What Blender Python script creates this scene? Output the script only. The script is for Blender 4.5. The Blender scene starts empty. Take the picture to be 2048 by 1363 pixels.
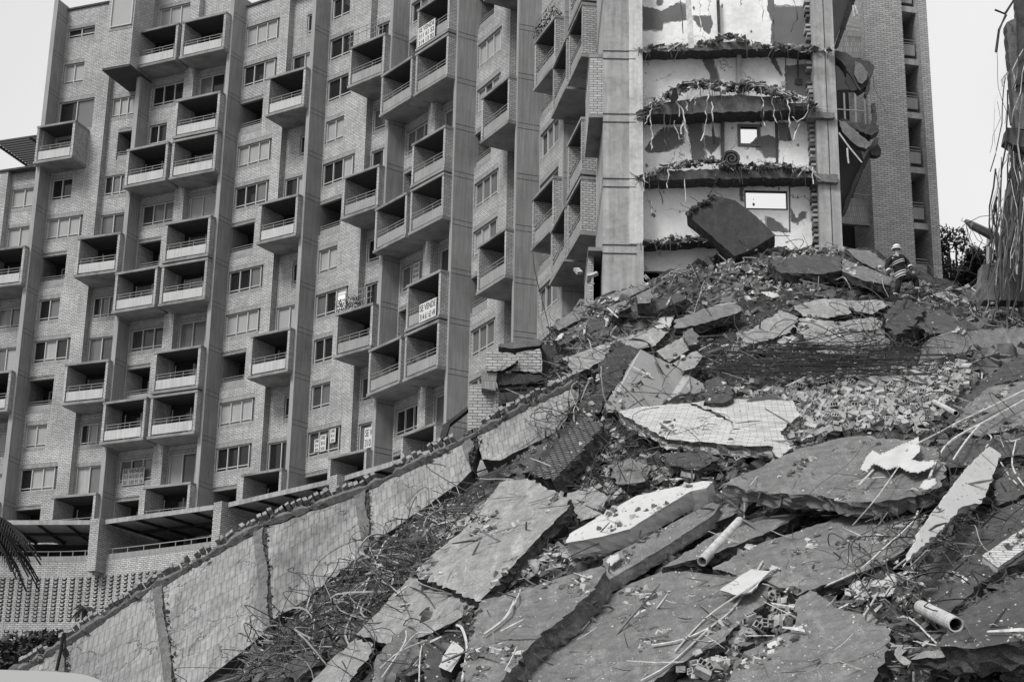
import bpy, math, random
import numpy as np
from mathutils import Vector, Matrix, noise
R=random.Random(7)
S=bpy.context.scene
# ------------------------------------------------------------------ camera
F=3700.; TH=math.radians(18.85); RO=math.radians(1.09); CAM=np.array([0,0,1.6])
cd=bpy.data.cameras.new('camera'); cam=bpy.data.objects.new('camera',cd); S.collection.objects.link(cam)
cd.sensor_width=36; cd.lens=F/2048*36; cd.clip_start=.1; cd.clip_end=6000
cam.matrix_world=Matrix.Translation((0,0,1.6))@Matrix.Rotation(math.pi/2+TH,4,'X')@Matrix.Rotation(RO,4,'Z')
S.camera=cam
# ------------------------------------------------------------------ sky
SUN_EL,SUN_AZ=46,-62     # degrees, azimuth from +Y towards +X (left and in front of the facade)
W=bpy.data.worlds.new('World'); S.world=W; W.use_nodes=True
nt=W.node_tree; nt.nodes.clear()
out=nt.nodes.new('ShaderNodeOutputWorld'); bg=nt.nodes.new('ShaderNodeBackground')
sky=nt.nodes.new('ShaderNodeTexSky'); sky.sky_type='NISHITA'; sky.sun_disc=False
sky.sun_elevation=math.radians(SUN_EL); sky.sun_rotation=math.radians(SUN_AZ+180); sky.air_density=1.0; sky.dust_density=6; sky.ozone_density=1
bw=nt.nodes.new('ShaderNodeRGBToBW'); nt.links.new(sky.outputs[0],bw.inputs[0])
tc=nt.nodes.new('ShaderNodeTexCoord'); nz=nt.nodes.new('ShaderNodeTexNoise'); nz.inputs['Scale'].default_value=1.2; nz.inputs['Detail'].default_value=4
nt.links.new(tc.outputs['Generated'],nz.inputs['Vector'])
cm=nt.nodes.new('ShaderNodeMapRange'); cm.inputs['From Min'].default_value=.3; cm.inputs['From Max'].default_value=.7; cm.inputs['To Min'].default_value=3.8; cm.inputs['To Max'].default_value=7.9
nt.links.new(nz.outputs['Fac'],cm.inputs['Value'])
mx=nt.nodes.new('ShaderNodeMix'); mx.data_type='FLOAT'; mx.inputs[0].default_value=.8   # thick cloud over the clear sky
nt.links.new(bw.outputs[0],mx.inputs[2]); nt.links.new(cm.outputs[0],mx.inputs[3])
nt.links.new(mx.outputs[0],bg.inputs['Color']); bg.inputs['Strength'].default_value=.105
nt.links.new(bg.outputs[0],out.inputs['Surface'])
ld=bpy.data.lights.new('sun','SUN'); ld.energy=2.1; ld.angle=math.radians(18); ld.color=(1,.995,.985)
sun=bpy.data.objects.new('sun',ld); S.collection.objects.link(sun)
_az=math.radians(SUN_AZ+180); _el=math.radians(SUN_EL)
_sd=Vector((math.sin(math.radians(-138))*math.cos(_el), math.cos(math.radians(-138))*math.cos(_el), math.sin(_el)))
sky.sun_rotation=math.radians(-138)
sun.rotation_euler=_sd.to_track_quat('Z','Y').to_euler(); sun.location=(-30,-10,60)
S.view_settings.view_transform='Standard'; S.view_settings.look='None'; S.view_settings.gamma=1; S.view_settings.use_curve_mapping=False
S.view_settings.exposure=0.33
S.cycles.max_bounces=5; S.cycles.diffuse_bounces=3
# ------------------------------------------------------------------ projection helpers
def ray(x,y):
    a=(x-1024)/F; b=(681.5-y)/F; c,s=math.cos(RO),math.sin(RO)
    r=a*c-b*s; u=a*s+b*c
    return np.array([r, math.cos(TH)-u*math.sin(TH), math.sin(TH)+u*math.cos(TH)])
def P(x,y,Y):
    d=ray(x,y); return CAM+d*(Y/d[1])
def on_plane(x,y,p0,n):
    d=ray(x,y); t=np.dot(np.array(p0)-CAM,n)/np.dot(d,n); return CAM+d*t
# ------------------------------------------------------------------ materials
MATS={}
def mat(name,base,rough=.85,var=.25,scale=1.5,bump=.3,bscale=18,streak=0,crack=0,uv=False,brick=None,metal=0,spec=.3,speck=0,var2=0,emit=0,trans=0,board=0,stain=0,scr=0):
    m=bpy.data.materials.new(name); m.use_nodes=True; MATS[name]=m
    N=m.node_tree.nodes; L=m.node_tree.links; b=N['Principled BSDF']
    b.inputs['Roughness'].default_value=rough; b.inputs['Metallic'].default_value=metal; b.inputs['Specular IOR Level'].default_value=spec
    t=N.new('ShaderNodeTexCoord'); co=t.outputs['UV'] if uv else t.outputs['Object']
    def nz(sc,det=5,vec=None,ro=.6):
        n=N.new('ShaderNodeTexNoise'); n.inputs['Scale'].default_value=sc; n.inputs['Detail'].default_value=det; n.inputs['Roughness'].default_value=ro
        L.new(vec or co,n.inputs['Vector']); return n.outputs['Fac']
    def mr(v,a,c,d,e):
        n=N.new('ShaderNodeMapRange'); n.inputs[1].default_value=a; n.inputs[2].default_value=c; n.inputs[3].default_value=d; n.inputs[4].default_value=e; L.new(v,n.inputs[0]); return n.outputs[0]
    def mul(a,c,op='MULTIPLY'):
        n=N.new('ShaderNodeMath'); n.operation=op
        for i,v in enumerate((a,c)):
            if isinstance(v,(int,float)): n.inputs[i].default_value=v
            else: L.new(v,n.inputs[i])
        return n.outputs[0]
    f=mr(nz(scale),.25,.75,1-var,1+var)
    if var2: f=mul(f,mr(nz(scale*7,3),.3,.7,1-var2,1+var2))
    if speck: f=mul(f,mr(nz(scale*30,2),.62,.7,1,1+speck))
    h=None
    if streak or board:
        mp=N.new('ShaderNodeMapping'); mp.inputs['Scale'].default_value=(7,.35,1) if uv else (7,7,.4); L.new(co,mp.inputs['Vector'])
        f=mul(f,mr(nz(1.3,4,mp.outputs[0]),.3,.75,1+streak*.6,1-streak))
    if scr:   # trowel and drag marks, blotches and dust
        mp2=N.new('ShaderNodeMapping'); mp2.inputs['Scale'].default_value=(1.6,.4,.4); mp2.inputs['Rotation'].default_value=(0,.35,.6); L.new(co,mp2.inputs['Vector'])
        f=mul(f,mr(nz(1.6,9,mp2.outputs[0],.78),.5,.72,.92,1.55)); f=mul(f,mr(nz(3.2,9,ro=.8),.35,.68,.72,1.22)); f=mul(f,mr(nz(26,4,ro=.85),.35,.7,.78,1.24))
        mp3=N.new('ShaderNodeMapping'); mp3.inputs['Scale'].default_value=(14,.5,.5); mp3.inputs['Rotation'].default_value=(0,.35,.6); L.new(co,mp3.inputs['Vector'])
        f=mul(f,mr(nz(1.5,3,mp3.outputs[0],.6),.64,.72,1,1.35))
    if stain: f=mul(f,mr(nz(scale*.45,6,ro=.75),.5,.66,1,1-stain))
    if board:
        w=N.new('ShaderNodeTexWave'); w.inputs['Scale'].default_value=board; w.bands_direction='X'; w.inputs['Distortion'].default_value=.6; w.inputs['Detail'].default_value=1
        L.new(co,w.inputs['Vector']); f=mul(f,mr(w.outputs['Fac'],0,1,.93,1.06)); h=mul(w.outputs['Fac'],.5)
    if brick:
        bt=N.new('ShaderNodeTexBrick'); bt.inputs['Scale'].default_value=1; bt.inputs['Brick Width'].default_value=brick[0]; bt.inputs['Row Height'].default_value=brick[1]
        bt.inputs['Mortar Size'].default_value=brick[2]; bt.inputs['Mortar Smooth'].default_value=.3; bt.inputs['Bias'].default_value=0
        bv=brick[4] if len(brick)>4 else .16; bt.inputs['Color1'].default_value=(1+bv,)*3+(1,); bt.inputs['Color2'].default_value=(1-bv,)*3+(1,); bt.inputs['Mortar'].default_value=(brick[3],)*3+(1,)
        L.new(t.outputs['UV'],bt.inputs['Vector'])
        bb=N.new('ShaderNodeRGBToBW'); L.new(bt.outputs['Color'],bb.inputs[0]); f=mul(f,bb.outputs[0])
        h=mul(mul(bt.outputs['Fac'],-1),.9)
    if crack:
        def cr(sc,wd):
            v=N.new('ShaderNodeTexVoronoi'); v.feature='DISTANCE_TO_EDGE'; v.inputs['Scale'].default_value=sc
            nn=N.new('ShaderNodeTexNoise'); nn.inputs['Scale'].default_value=2.5; nn.inputs['Detail'].default_value=5; L.new(co,nn.inputs['Vector'])
            ad=N.new('ShaderNodeVectorMath'); ad.operation='MULTIPLY_ADD'; L.new(nn.outputs['Color'],ad.inputs[0]); ad.inputs[1].default_value=(.7,.7,.7); L.new(co,ad.inputs[2])
            L.new(ad.outputs[0],v.inputs['Vector']); 
            ms=nz(.5,2); c1=mr(v.outputs['Distance'],0,wd,0,1)
            mk=mr(ms,.46,.54,1,0)      # cracks only in places
            return mul(c1,mk,'MAXIMUM')
        c=cr(crack,.018*crack); f=mul(f,mr(c,0,1,.3,1)); h=c if h is None else mul(h,c,'ADD')
    g=mul(f,base); g=mul(g,.95,'MINIMUM')
    cmb=N.new('ShaderNodeCombineColor')
    for i in range(3): L.new(g,cmb.inputs[i])
    L.new(cmb.outputs[0],b.inputs['Base Color'])
    if bump:
        hh=nz(bscale,6,ro=.7)
        if h is not None: hh=mul(hh,mul(h,1.5),'ADD')
        bn=N.new('ShaderNodeBump'); bn.inputs['Strength'].default_value=bump; bn.inputs['Distance'].default_value=.04; L.new(hh,bn.inputs['Height']); L.new(bn.outputs[0],b.inputs['Normal'])
    if trans: b.inputs['Transmission Weight'].default_value=trans
    if emit: b.inputs['Emission Color'].default_value=(1,1,1,1); b.inputs['Emission Strength'].default_value=emit
    return m
mat('brick',.48,.9,.26,.35,.35,30,brick=(.26,.1,.016,.34),uv=True,streak=.2,stain=.12)
mat('coping',.24,.9,.6,6,.5,20)
mat('brick_dark',.12,.9,.4,2,.8,14,brick=(.2,.11,.025,.25),uv=True)
mat('brick_pale',.44,.9,.15,.35,.3,30,brick=(.3,.1,.013,.3),uv=True)
mat('rowlock',.31,.9,.12,.6,.3,30,brick=(.085,.26,.007,.45),uv=True)
mat('fin',.275,.9,.16,.5,.15,14,uv=True,streak=.28,stain=.15)
mat('fin_front_lit',.32,.9,.12,.6,.1,14,uv=True,streak=.2)  # lighter copy of the fin concrete, for the faces turned to the light
mat('slab_edge',.26,.9,.3,1.2,.2,14,stain=.45)
mat('soffit',.065,.9,.15,.6,.1,12)  # undersides darkened: their shade is put into this colour
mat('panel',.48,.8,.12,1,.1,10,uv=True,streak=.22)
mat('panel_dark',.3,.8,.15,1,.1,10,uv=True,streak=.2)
mat('frame',.52,.5,.05,1,0)
mat('frame_dark',.06,.5,.05,1,0)
mat('rail',.3,.5,.05,1,0)
mat('glass',.018,.08,.1,1,0,spec=.6)
mat('glass_mid',.06,.12,.2,.8,0,spec=.6)
mat('glass_grey',.14,.15,.15,.6,0,spec=.6)
mat('curtain',.36,.7,.12,1,.15,6,uv=True,streak=.18)
mat('blind',.33,.6,.04,1,0,spec=.5)
mat('bright',.93,.5,.02,1,0)  # near-white pane colour stands in for sky seen through the window
mat('dark',.03,.9,.3,1,0)  # near-black: shade of recesses and openings put into the colour
mat('tipped',.06,.9,.3,.6,.4,14,scr=1,stain=.4)
mat('interior',.02,.9,.3,.7,0)  # near-black so that recess shade is carried by the colour
mat('column',.38,.9,.2,.7,.3,12,uv=True,streak=.22,var2=.1,stain=.35,board=.7)
mat('plaster',.9,.9,.08,.7,.2,9,stain=.25,var2=.06,crack=.5)
mat('plaster_dirty',.58,.9,.2,.9,.3,12,uv=True,streak=.2,stain=.35,var2=.1)
mat('plaster_grey',.16,.9,.15,1.2,.15,10)
mat('concrete',.2,.88,.2,.6,.7,22,scr=1,crack=.32,var2=.14,stain=.3)
mat('concrete_pale',.3,.88,.2,.6,.4,22,scr=1,crack=.35,var2=.14,stain=.3)
mat('concrete_dark',.085,.9,.25,.7,.4,22,scr=1,crack=.4,var2=.15,stain=.2)
mat('cast_wall',.3,.9,.3,.45,.6,14,crack=.6,var2=.2,stain=.5,uv=True,streak=.26,brick=(.17,.55,.016,.74,.05))
mat('broken',.07,.95,.5,5,1.0,16,var2=.5)
mat('broken_pale',.14,.95,.45,4,1.0,14,var2=.4)
mat('white',.5,.8,.08,1.5,.15,12,stain=.15,var2=.05)
mat('painted',.29,.75,.08,1.2,.1,14,stain=.1)
mat('tile',.5,.7,.08,2,.3,30,brick=(.34,.085,.009,.3),uv=True)
mat('rubble',.04,.95,.55,1.6,1.0,9,var2=.6,speck=1.2)  # darkened so the gaps between debris carry their shade in the colour
mat('dirt',.07,.95,.4,.8,.8,6,var2=.4)
mat('chip',.12,.9,.85,2.2,.4,14)
mat('chip_pale',.5,.9,.3,.9,.3,14)
mat('loose_brick',.4,.9,.55,4,.35,20)
mat('steel',.06,.6,.4,3,.1,20,metal=.3)
mat('steel_pale',.3,.5,.3,3,.1,20)
mat('strip',.52,.8,.45,7,.1,20)
mat('cloth',.5,.85,.12,2,.25,8)
mat('wood',.16,.8,.3,3,.3,20)
mat('pipe',.5,.6,.35,5,.1,18,stain=.35)
mat('jacket',.016,.85,.3,6,.2,20)
mat('reflective',.62,.5,.1,6,0)
mat('skin',.28,.6,.1,6,0)
mat('helmet',.75,.35,.1,6,0)
mat('leaf',.045,.7,.5,1.2,0)
mat('leaf_dark',.02,.7,.4,1.2,0)
mat('bark',.05,.9,.3,3,.4,15)
mat('car_paint',.5,.25,.02,1,0,spec=.6)
mat('ink',.03,.8,.1,2,0)
mat('paper',.62,.8,.06,2,0)
mat('ground',.16,.95,.3,.1,.3,3)
mat('roof_panel',.13,.7,.1,1,0)
# ------------------------------------------------------------------ object helpers
C=S.collection
class MB:
    def __init__(s): s.v=[];s.f=[];s.m=[]
    def add(s,vs,fs,mi=0):
        o=len(s.v); s.v+= [tuple(map(float,p)) for p in vs]; s.f+=[tuple(i+o for i in f) for f in fs]; s.m+=[mi]*len(fs); return s
    def box8(s,p,mi=0): # p: 4 bottom (ccw) + 4 top
        return s.add(p,[(3,2,1,0),(4,5,6,7),(0,1,5,4),(1,2,6,5),(2,3,7,6),(3,0,4,7)],mi)
    def box(s,x0,x1,y0,y1,z0,z1,mi=0):
        return s.box8([(x0,y0,z0),(x1,y0,z0),(x1,y1,z0),(x0,y1,z0),(x0,y0,z1),(x1,y0,z1),(x1,y1,z1),(x0,y1,z1)],mi)
    def prism(s,poly,vec,mi=0,ms=None):
        n=len(poly); vec=np.array(vec); a=[np.array(p) for p in poly]
        s.add(a+[p+vec for p in a],[tuple(range(n)),tuple(range(2*n-1,n-1,-1))],mi)
        o=len(s.v)-2*n
        for i in range(n):
            j=(i+1)%n; s.f.append((o+i,o+n+i,o+n+j,o+j)); s.m.append(mi if ms is None else ms)
        return s
    def tube(s,pts,r,n=4,mi=0,cap=True):
        pts=[Vector(p) for p in pts]; rs=r if isinstance(r,(list,tuple)) else [r]*len(pts); ring=[]
        up=Vector((.13,.21,.97))
        for i,p in enumerate(pts):
            t=(pts[min(i+1,len(pts)-1)]-pts[max(i-1,0)]); t=t.normalized() if t.length>1e-6 else Vector((0,0,1))
            a=t.cross(up); a=a.normalized() if a.length>1e-3 else t.orthogonal().normalized(); b=t.cross(a)
            ring.append([p+(a*math.cos(2*math.pi*k/n)+b*math.sin(2*math.pi*k/n))*rs[i] for k in range(n)])
        vs=[q for rg in ring for q in rg]; fs=[]
        for i in range(len(pts)-1):
            for k in range(n):
                k2=(k+1)%n; fs.append((i*n+k,i*n+k2,(i+1)*n+k2,(i+1)*n+k))
        if cap: fs.append(tuple(range(n-1,-1,-1))); fs.append(tuple((len(pts)-1)*n+k for k in range(n)))
        return s.add(vs,fs,mi)
    def build(s,name,mats,parent=None,smooth=False,keep=False,origin=None):
        if isinstance(mats,str): mats=[mats]
        me=bpy.data.meshes.new(name); V=np.array(s.v)
        o=np.zeros(3)
        if parent is not None: o=np.array(parent.matrix_world.translation) if parent.get('_o') is None else np.array(parent['_o'])
        elif origin is not None: o=np.array(origin)
        elif not keep: o=np.array([(V[:,0].min()+V[:,0].max())/2,(V[:,1].min()+V[:,1].max())/2,V[:,2].min()])
        me.from_pydata([tuple(p) for p in (V-o)],[],s.f)
        for m in mats: me.materials.append(MATS[m])
        if len(mats)>1: me.polygons.foreach_set('material_index',s.m)
        if smooth: me.polygons.foreach_set('use_smooth',[True]*len(s.f))
        me.update()
        # planar UVs in metres, from world axes
        ul=me.uv_layers.new(name='UVMap'); uvs=np.zeros((len(me.loops),2))
        nrm=np.zeros(len(me.polygons)*3); me.polygons.foreach_get('normal',nrm); nrm=nrm.reshape(-1,3)
        ls=np.zeros(len(me.polygons),int); me.polygons.foreach_get('loop_start',ls); lt=np.zeros(len(me.polygons),int); me.polygons.foreach_get('loop_total',lt)
        vi=np.zeros(len(me.loops),int); me.loops.foreach_get('vertex_index',vi)
        pf=np.repeat(np.arange(len(lt)),lt); n=nrm[pf]; p=V[vi]
        hz=np.hypot(n[:,0],n[:,1]); tx=np.where(hz>.3,-n[:,1]/np.maximum(hz,1e-6),1.); ty=np.where(hz>.3,n[:,0]/np.maximum(hz,1e-6),0.)
        uvs[:,0]=p[:,0]*tx+p[:,1]*ty
        steep=np.abs(n[:,2])<.75; uvs[:,1]=np.where(steep,p[:,2]/np.maximum(hz,.6),-p[:,0]*ty+p[:,1]*tx)
        ul.data.foreach_set('uv',uvs.ravel())
        ob=bpy.data.objects.new(name,me); C.objects.link(ob)
        if parent is not None: ob.parent=parent; ob['_o']=list(map(float,o)); 
        else: ob.location=o; ob['_o']=list(map(float,o))
        return ob
ROOTS=[]
def tag(o,label,cat,group=None):
    o['label']=label; o['category']=cat; o['kind']='thing'
    if group: o['group']=group
    return o
def struct(o,kind='structure'): o['kind']=kind; return o
def thing(name,label,cat,loc,group=None):
    o=bpy.data.objects.new(name,None); C.objects.link(o); o.location=tuple(map(float,loc)); o['_o']=list(map(float,loc)); o.empty_display_size=.3
    return tag(o,label,cat,group)
class Fr:   # facade frame: u to the right along the wall, w outwards, z up
    def __init__(s,O,ang): s.O=np.array(O[:2],float); a=math.radians(ang); s.d=np.array([math.cos(a),-math.sin(a)]); s.n=np.array([-math.sin(a),-math.cos(a)])
    def p(s,u,w,z): q=s.O+s.d*u+s.n*w; return (q[0],q[1],z)
    def box(s,mb,u0,u1,w0,w1,z0,z1,mi=0):
        return mb.box8([s.p(u0,w1,z0),s.p(u1,w1,z0),s.p(u1,w0,z0),s.p(u0,w0,z0),s.p(u0,w1,z1),s.p(u1,w1,z1),s.p(u1,w0,z1),s.p(u0,w0,z1)],mi)
def text_obj(name,lines,fr,u0,u1,z0,z1,w,mt,parent,depth=.004):
    cu=bpy.data.curves.new(name,'FONT'); cu.body='\n'.join(lines); cu.size=1; cu.extrude=.01; cu.align_x='CENTER'; cu.space_line=.95; cu.offset=.012
    to=bpy.data.objects.new(name,cu); C.objects.link(to); bpy.context.view_layer.update()
    me=bpy.data.meshes.new_from_object(to.evaluated_get(bpy.context.evaluated_depsgraph_get())); bpy.data.objects.remove(to)
    V=np.array([v.co[:] for v in me.vertices]); lo=V.min(0); hi=V.max(0)
    mb=MB(); o=[]
    for v in V:
        a=(v-lo)/np.maximum(hi-lo,1e-6); o.append(fr.p(u0+a[0]*(u1-u0),w+a[2]*depth,z0+a[1]*(z1-z0)))
    mb.add(o,[tuple(p.vertices) for p in me.polygons]); return mb.build(name,mt,parent)
# ================================================================== APARTMENT BUILDING
xs=[43,234,419,593.6,758.7,898,1027,1124,1187,1205]
Ys=[102.8,100.4,97.6,94.2,90.0,85.,79.3,73.3,67.4,62]
G=[P(x,680,Y)[:2] for x,Y in zip(xs,Ys)]
a0=math.radians(20); G=[G[0]+np.array([-math.cos(a0),math.sin(a0)])*6.6]+G   # index shifted by one: G[0] is the fin left of the frame
BZ=lambda k:28.9+2.6*k
bld=thing('apartment_building','curved brick apartment tower with stacked box balconies, its near end torn open','building',(0,85,14))
cnt=0
def window(fr,u0,u1,w,z0,z1,panes,style,parent=bld,name='window',rail=False,shut=False,transom=.16,fm='frame'):
    """frame with mullions, one pane mesh, optional curtain"""
    rr=R.random
    mb=MB(); t=.05
    fr.box(mb,u0,u1,w-.1,w-.02,z0,z0+t); fr.box(mb,u0,u1,w-.1,w-.02,z1-t,z1)
    fr.box(mb,u0,u0+t,w-.1,w-.015,z0+t,z1-t); fr.box(mb,u1-t,u1,w-.1,w-.015,z0+t,z1-t)
    for i in range(1,panes):
        u=u0+(u1-u0)*i/panes; fr.box(mb,u-t/2,u+t/2,w-.1,w-.01,z0+t,z1-t)
    if transom:
        zz=z0+transom
        for i in range(panes):
            a=u0+(u1-u0)*i/panes+t/2+.01; b=u0+(u1-u0)*(i+1)/panes-t/2-.01; fr.box(mb,a+.01,b-.01,w-.09,w-.025,zz,zz+.045)
    f=mb.build(name,fm,parent)
    g=MB()
    for i in range(panes):
        a=u0+(u1-u0)*i/panes; b=u0+(u1-u0)*(i+1)/panes
        s=style[i%len(style)]; fr.box(g,a+.012,b-.012,w-.14,w-.115,z0+.01,z1-.01,'dgmcbws'.index(s))
    g.build('pane',['glass','glass_grey','glass_mid','curtain','blind','bright','glass'],f)
    if shut:
        q=MB(); fr.box(q,u1+.02,u1+.2,w-.12,w-.04,z0,z1); q.build('shutter','frame_dark',f)
    return f
def wall_hole(mb,fr,u0,u1,w,z0,z1,h,t=.2):
    """brick wall piece u0..u1,z0..z1 front at w with an opening h=(a,b,c,d)"""
    if h is None: fr.box(mb,u0,u1,w-t,w,z0,z1); return
    a,b,c,d=h
    if a>u0+.01: fr.box(mb,u0,a,w-t,w,z0,z1)
    if b<u1-.01: fr.box(mb,b,u1,w-t,w,z0,z1)
    fr.box(mb,a,b,w-t,w,z0,c-.22); fr.box(mb,a,b,w-t,w,d+.24,z1)
    fr.box(mb,a,b,w-t,w,c-.22,c,1); fr.box(mb,a,b,w-t,w,d,d+.24,1)
def railing(fr,u0,u1,w,z,parent,hs=(.80,.97),z0=0,post=3):
    mb=MB()
    for h in hs: fr.box(mb,u0,u1,w-.03,w,z+h,z+h+.024)
    for i in range(post):
        u=u0+.12+(u1-u0-.24)*i/max(1,post-1); fr.box(mb,u-.015,u+.015,w-.045,w-.031,z+z0,z+hs[-1]-.005)
    return mb.build('railing','rail',parent)
def balcony(fr,u0,u1,wb,wf,k,kind='panel',zt=None):
    """projecting brick box: floor, roof, side walls, railing and panel"""
    zb=BZ(k)+.22; zt=zt or BZ(k+1)+.12
    mb=MB(); t=.16
    fr.box(mb,u0-.03,u1+.03,wb,wf+.05,zb,zb+.15,1); fr.box(mb,u0-.03,u1+.03,wb,wf+.04,zt-.13,zt,1)
    fr.box(mb,u0,u0+t,wb,wf,zb+.15,zt-.13,0); fr.box(mb,u1-t,u1,wb,wf,zb+.15,zt-.13,0)
    fr.box(mb,u0+t,u1-t,wb,wb+.05,zb+.15,zt-.13,2); fr.box(mb,u0+t+.002,u1-t-.002,wb+.06,wf-.04,zt-.15,zt-.131,3)  # last box: dark sheet added under the roof as painted ceiling shade
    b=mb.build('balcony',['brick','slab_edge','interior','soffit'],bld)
    railing(fr,u0+t,u1-t,wf-.06,zb+.15,b,post=4)
    q=MB(); fr.box(q,u0+t+.05,u1-t-.08,wf-.1,wf-.05,zb+.26,zb+.80)
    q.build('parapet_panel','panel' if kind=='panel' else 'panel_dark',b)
    # door in the back wall
    st=R.choice(['dm','md','dg','gd','cm','dd'])
    mb=MB(); c0=u0+t+.15+R.random()*.3; c1=u1-t-.1; w=wb+.14
    m2=MB()
    for i in range(2):
        a=c0+(c1-c0)*i/2; e=c0+(c1-c0)*(i+1)/2; fr.box(m2,a+.03,e-.03,w-.05,w-.02,zb+.2,zb+2.05,'dmgc'.index(st[i]))
    d=m2.build('balcony_door',['glass','glass_mid','glass_grey','curtain'],b)
    m3=MB(); 
    for u in (c0,(c0+c1)/2,c1): fr.box(m3,u-.03,u+.03,w-.06,w,zb+.16,zb+2.1)
    m3.build('door_frame','frame',b)
    if R.random()<.4:
        pc=R.uniform(u0+.5,u1-.6); leaf_ball(fr.p(pc,wf-.35,zb+.95),.3,60,b,'potted_plant')
    return b
def leaf_ball(c,r,n,parent,name='foliage',mt='leaf'):
    mb=MB()
    for _ in range(n):
        d=Vector((R.gauss(0,1),R.gauss(0,1),R.gauss(0,1))).normalized()*r*R.random()**.4
        p=Vector(c)+d; a=Vector((R.gauss(0,1),R.gauss(0,1),R.gauss(0,1))).normalized(); b=a.orthogonal().normalized(); s=r*R.uniform(.12,.25)
        mb.add([p-a*s,p+b*s*.5,p+a*s,p-b*s*.5],[(0,1,2,3)])
    return mb.build(name,mt,parent)
def loggia(fr,mb,u0,u1,w,z0,z1,drk=True):
    """recess behind an opening of the wall"""
    q=MB(); D=1.5
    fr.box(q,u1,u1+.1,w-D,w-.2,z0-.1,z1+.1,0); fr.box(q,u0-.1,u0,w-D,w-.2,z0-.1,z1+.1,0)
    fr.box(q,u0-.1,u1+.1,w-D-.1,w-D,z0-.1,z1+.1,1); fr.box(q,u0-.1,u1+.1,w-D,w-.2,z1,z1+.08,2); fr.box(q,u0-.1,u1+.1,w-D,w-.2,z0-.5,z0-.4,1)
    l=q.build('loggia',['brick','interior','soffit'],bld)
    railing(fr,u0+.02,u1-.02,w-.05,z0,l,hs=(.36,.5),post=2)
    p=MB(); fr.box(p,u0+.02,u1-.02,w-.14,w-.09,z0,z0+.3); p.build('parapet_panel','panel_dark',l)
    window(fr,u0+.5,u1-.1,w-D+.13,z0-.3,z1-.3,2,R.choice(['dm','dd','mg']),l,'door',transom=0)
    return l
AW,BW=3.5,2.65
walls={}
PSTY=['ddc','ddg','ccc','bbb','dgd','dmg','ggm','bbc','ddb','mdd']
def bayP(i,ks,roof,A=None,B=None,boxkind='panel',pr=1.12):
    L=np.linalg.norm(G[i+1]-G[i]); v=G[i+1]-G[i]; ang=math.degrees(math.atan2(-v[1],v[0]))
    gf=Fr(G[i],ang); fr=Fr(gf.O-gf.n*pr,ang); uB=min(AW,L-.3-BW); u1=L-.3
    mb=MB(); wB=-.45
    for k in ks:
        z0=BZ(k)+.0; z1=BZ(k+1)
        a=(A or {}).get(k, {1:'loggia',2:'wide',0:'wide'}[k%3]); st=R.choice(PSTY)
        if ':' in a: a,st=a.split(':')
        c,d=z0+.97,z0+2.34; h=None
        if a=='wide': h=(.06,2.62,c,d)
        elif a=='two': h=(.12,1.6,c,d)
        elif a=='mid': h=(.06,2.05,c,d)
        elif a=='high': h=(.12,2.1,z0+1.55,z0+2.2)
        elif a=='slider': h=(.05,2.6,z0+.3,d)
        elif a=='loggia': h=(.0,1.75,z0+.66,z0+2.5)
        elif a=='box': h=(.2,2.4,z0+.3,d)
        wall_hole(mb,fr,0,uB,0,z0,z1,h)
        if a=='loggia': loggia(fr,mb,h[0],h[1],0,h[2],h[3])
        elif a=='box': balcony(fr,-.25,2.45,-.25,pr+.35,k,boxkind)
        elif h:
            n={'wide':3,'two':2,'mid':2,'high':2,'slider':2}[a]; ee=.22 if a=='wide' else 0
            window(fr,h[0]+.01,h[1]-.01-ee,-.08,h[2]+.01,h[3]-.01,n,st,shut=a=='wide',transom=.17 if a!='slider' else 0)
        # return face + recessed strip
        b=(B or {}).get(k,{1:'box',2:'slider',0:'narrow'}[k%3]); st=R.choice(['dg','cg','bb','mb','gd','cc','dd','gb'])
        if ':' in b: b,st=b.split(':')
        h=None
        if b=='slider': h=(uB+.08,uB+1.85,z0+.28,z0+2.3)
        elif b=='narrow': h=(uB+1.02,uB+1.55,z0+.95,z0+2.2)
        elif b=='two': h=(uB+.1,uB+1.9,z0+.95,z0+2.25)
        elif b=='wide': h=(uB+.1,uB+2.3,z0+.95,z0+2.25)
        elif b=='loggia': h=(uB+.75,uB+1.9,z0+.66,z0+2.5)
        wall_hole(mb,fr,uB,u1,wB,z0,z1,h)
        if b=='box': balcony(fr,uB+.02,u1+.12,wB,pr+.38,k,boxkind)
        elif b=='loggia': loggia(fr,mb,h[0],h[1],wB,h[2],h[3])
        elif h: window(fr,h[0]+.01,h[1]-.01,wB-.06,h[2]+.01,h[3]-.01,{'slider':2,'narrow':1,'two':2,'wide':4}[b],st if b!='narrow' else 'd',name='sliding_door' if b=='slider' else 'window',transom=0 if b=='slider' else .15)
    zt=BZ(ks[-1]+1)
    if roof>zt: fr.box(mb,0,uB,-.2,0,zt,roof); fr.box(mb,uB,u1,wB-.2,wB,zt,roof)
    # return wall
    fr.box(mb,uB-.2,uB,wB-.2,-.2,BZ(ks[0]),max(roof,zt))
    mb.build('wall',['brick','rowlock'],bld)
    return fr,uB,u1
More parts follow.
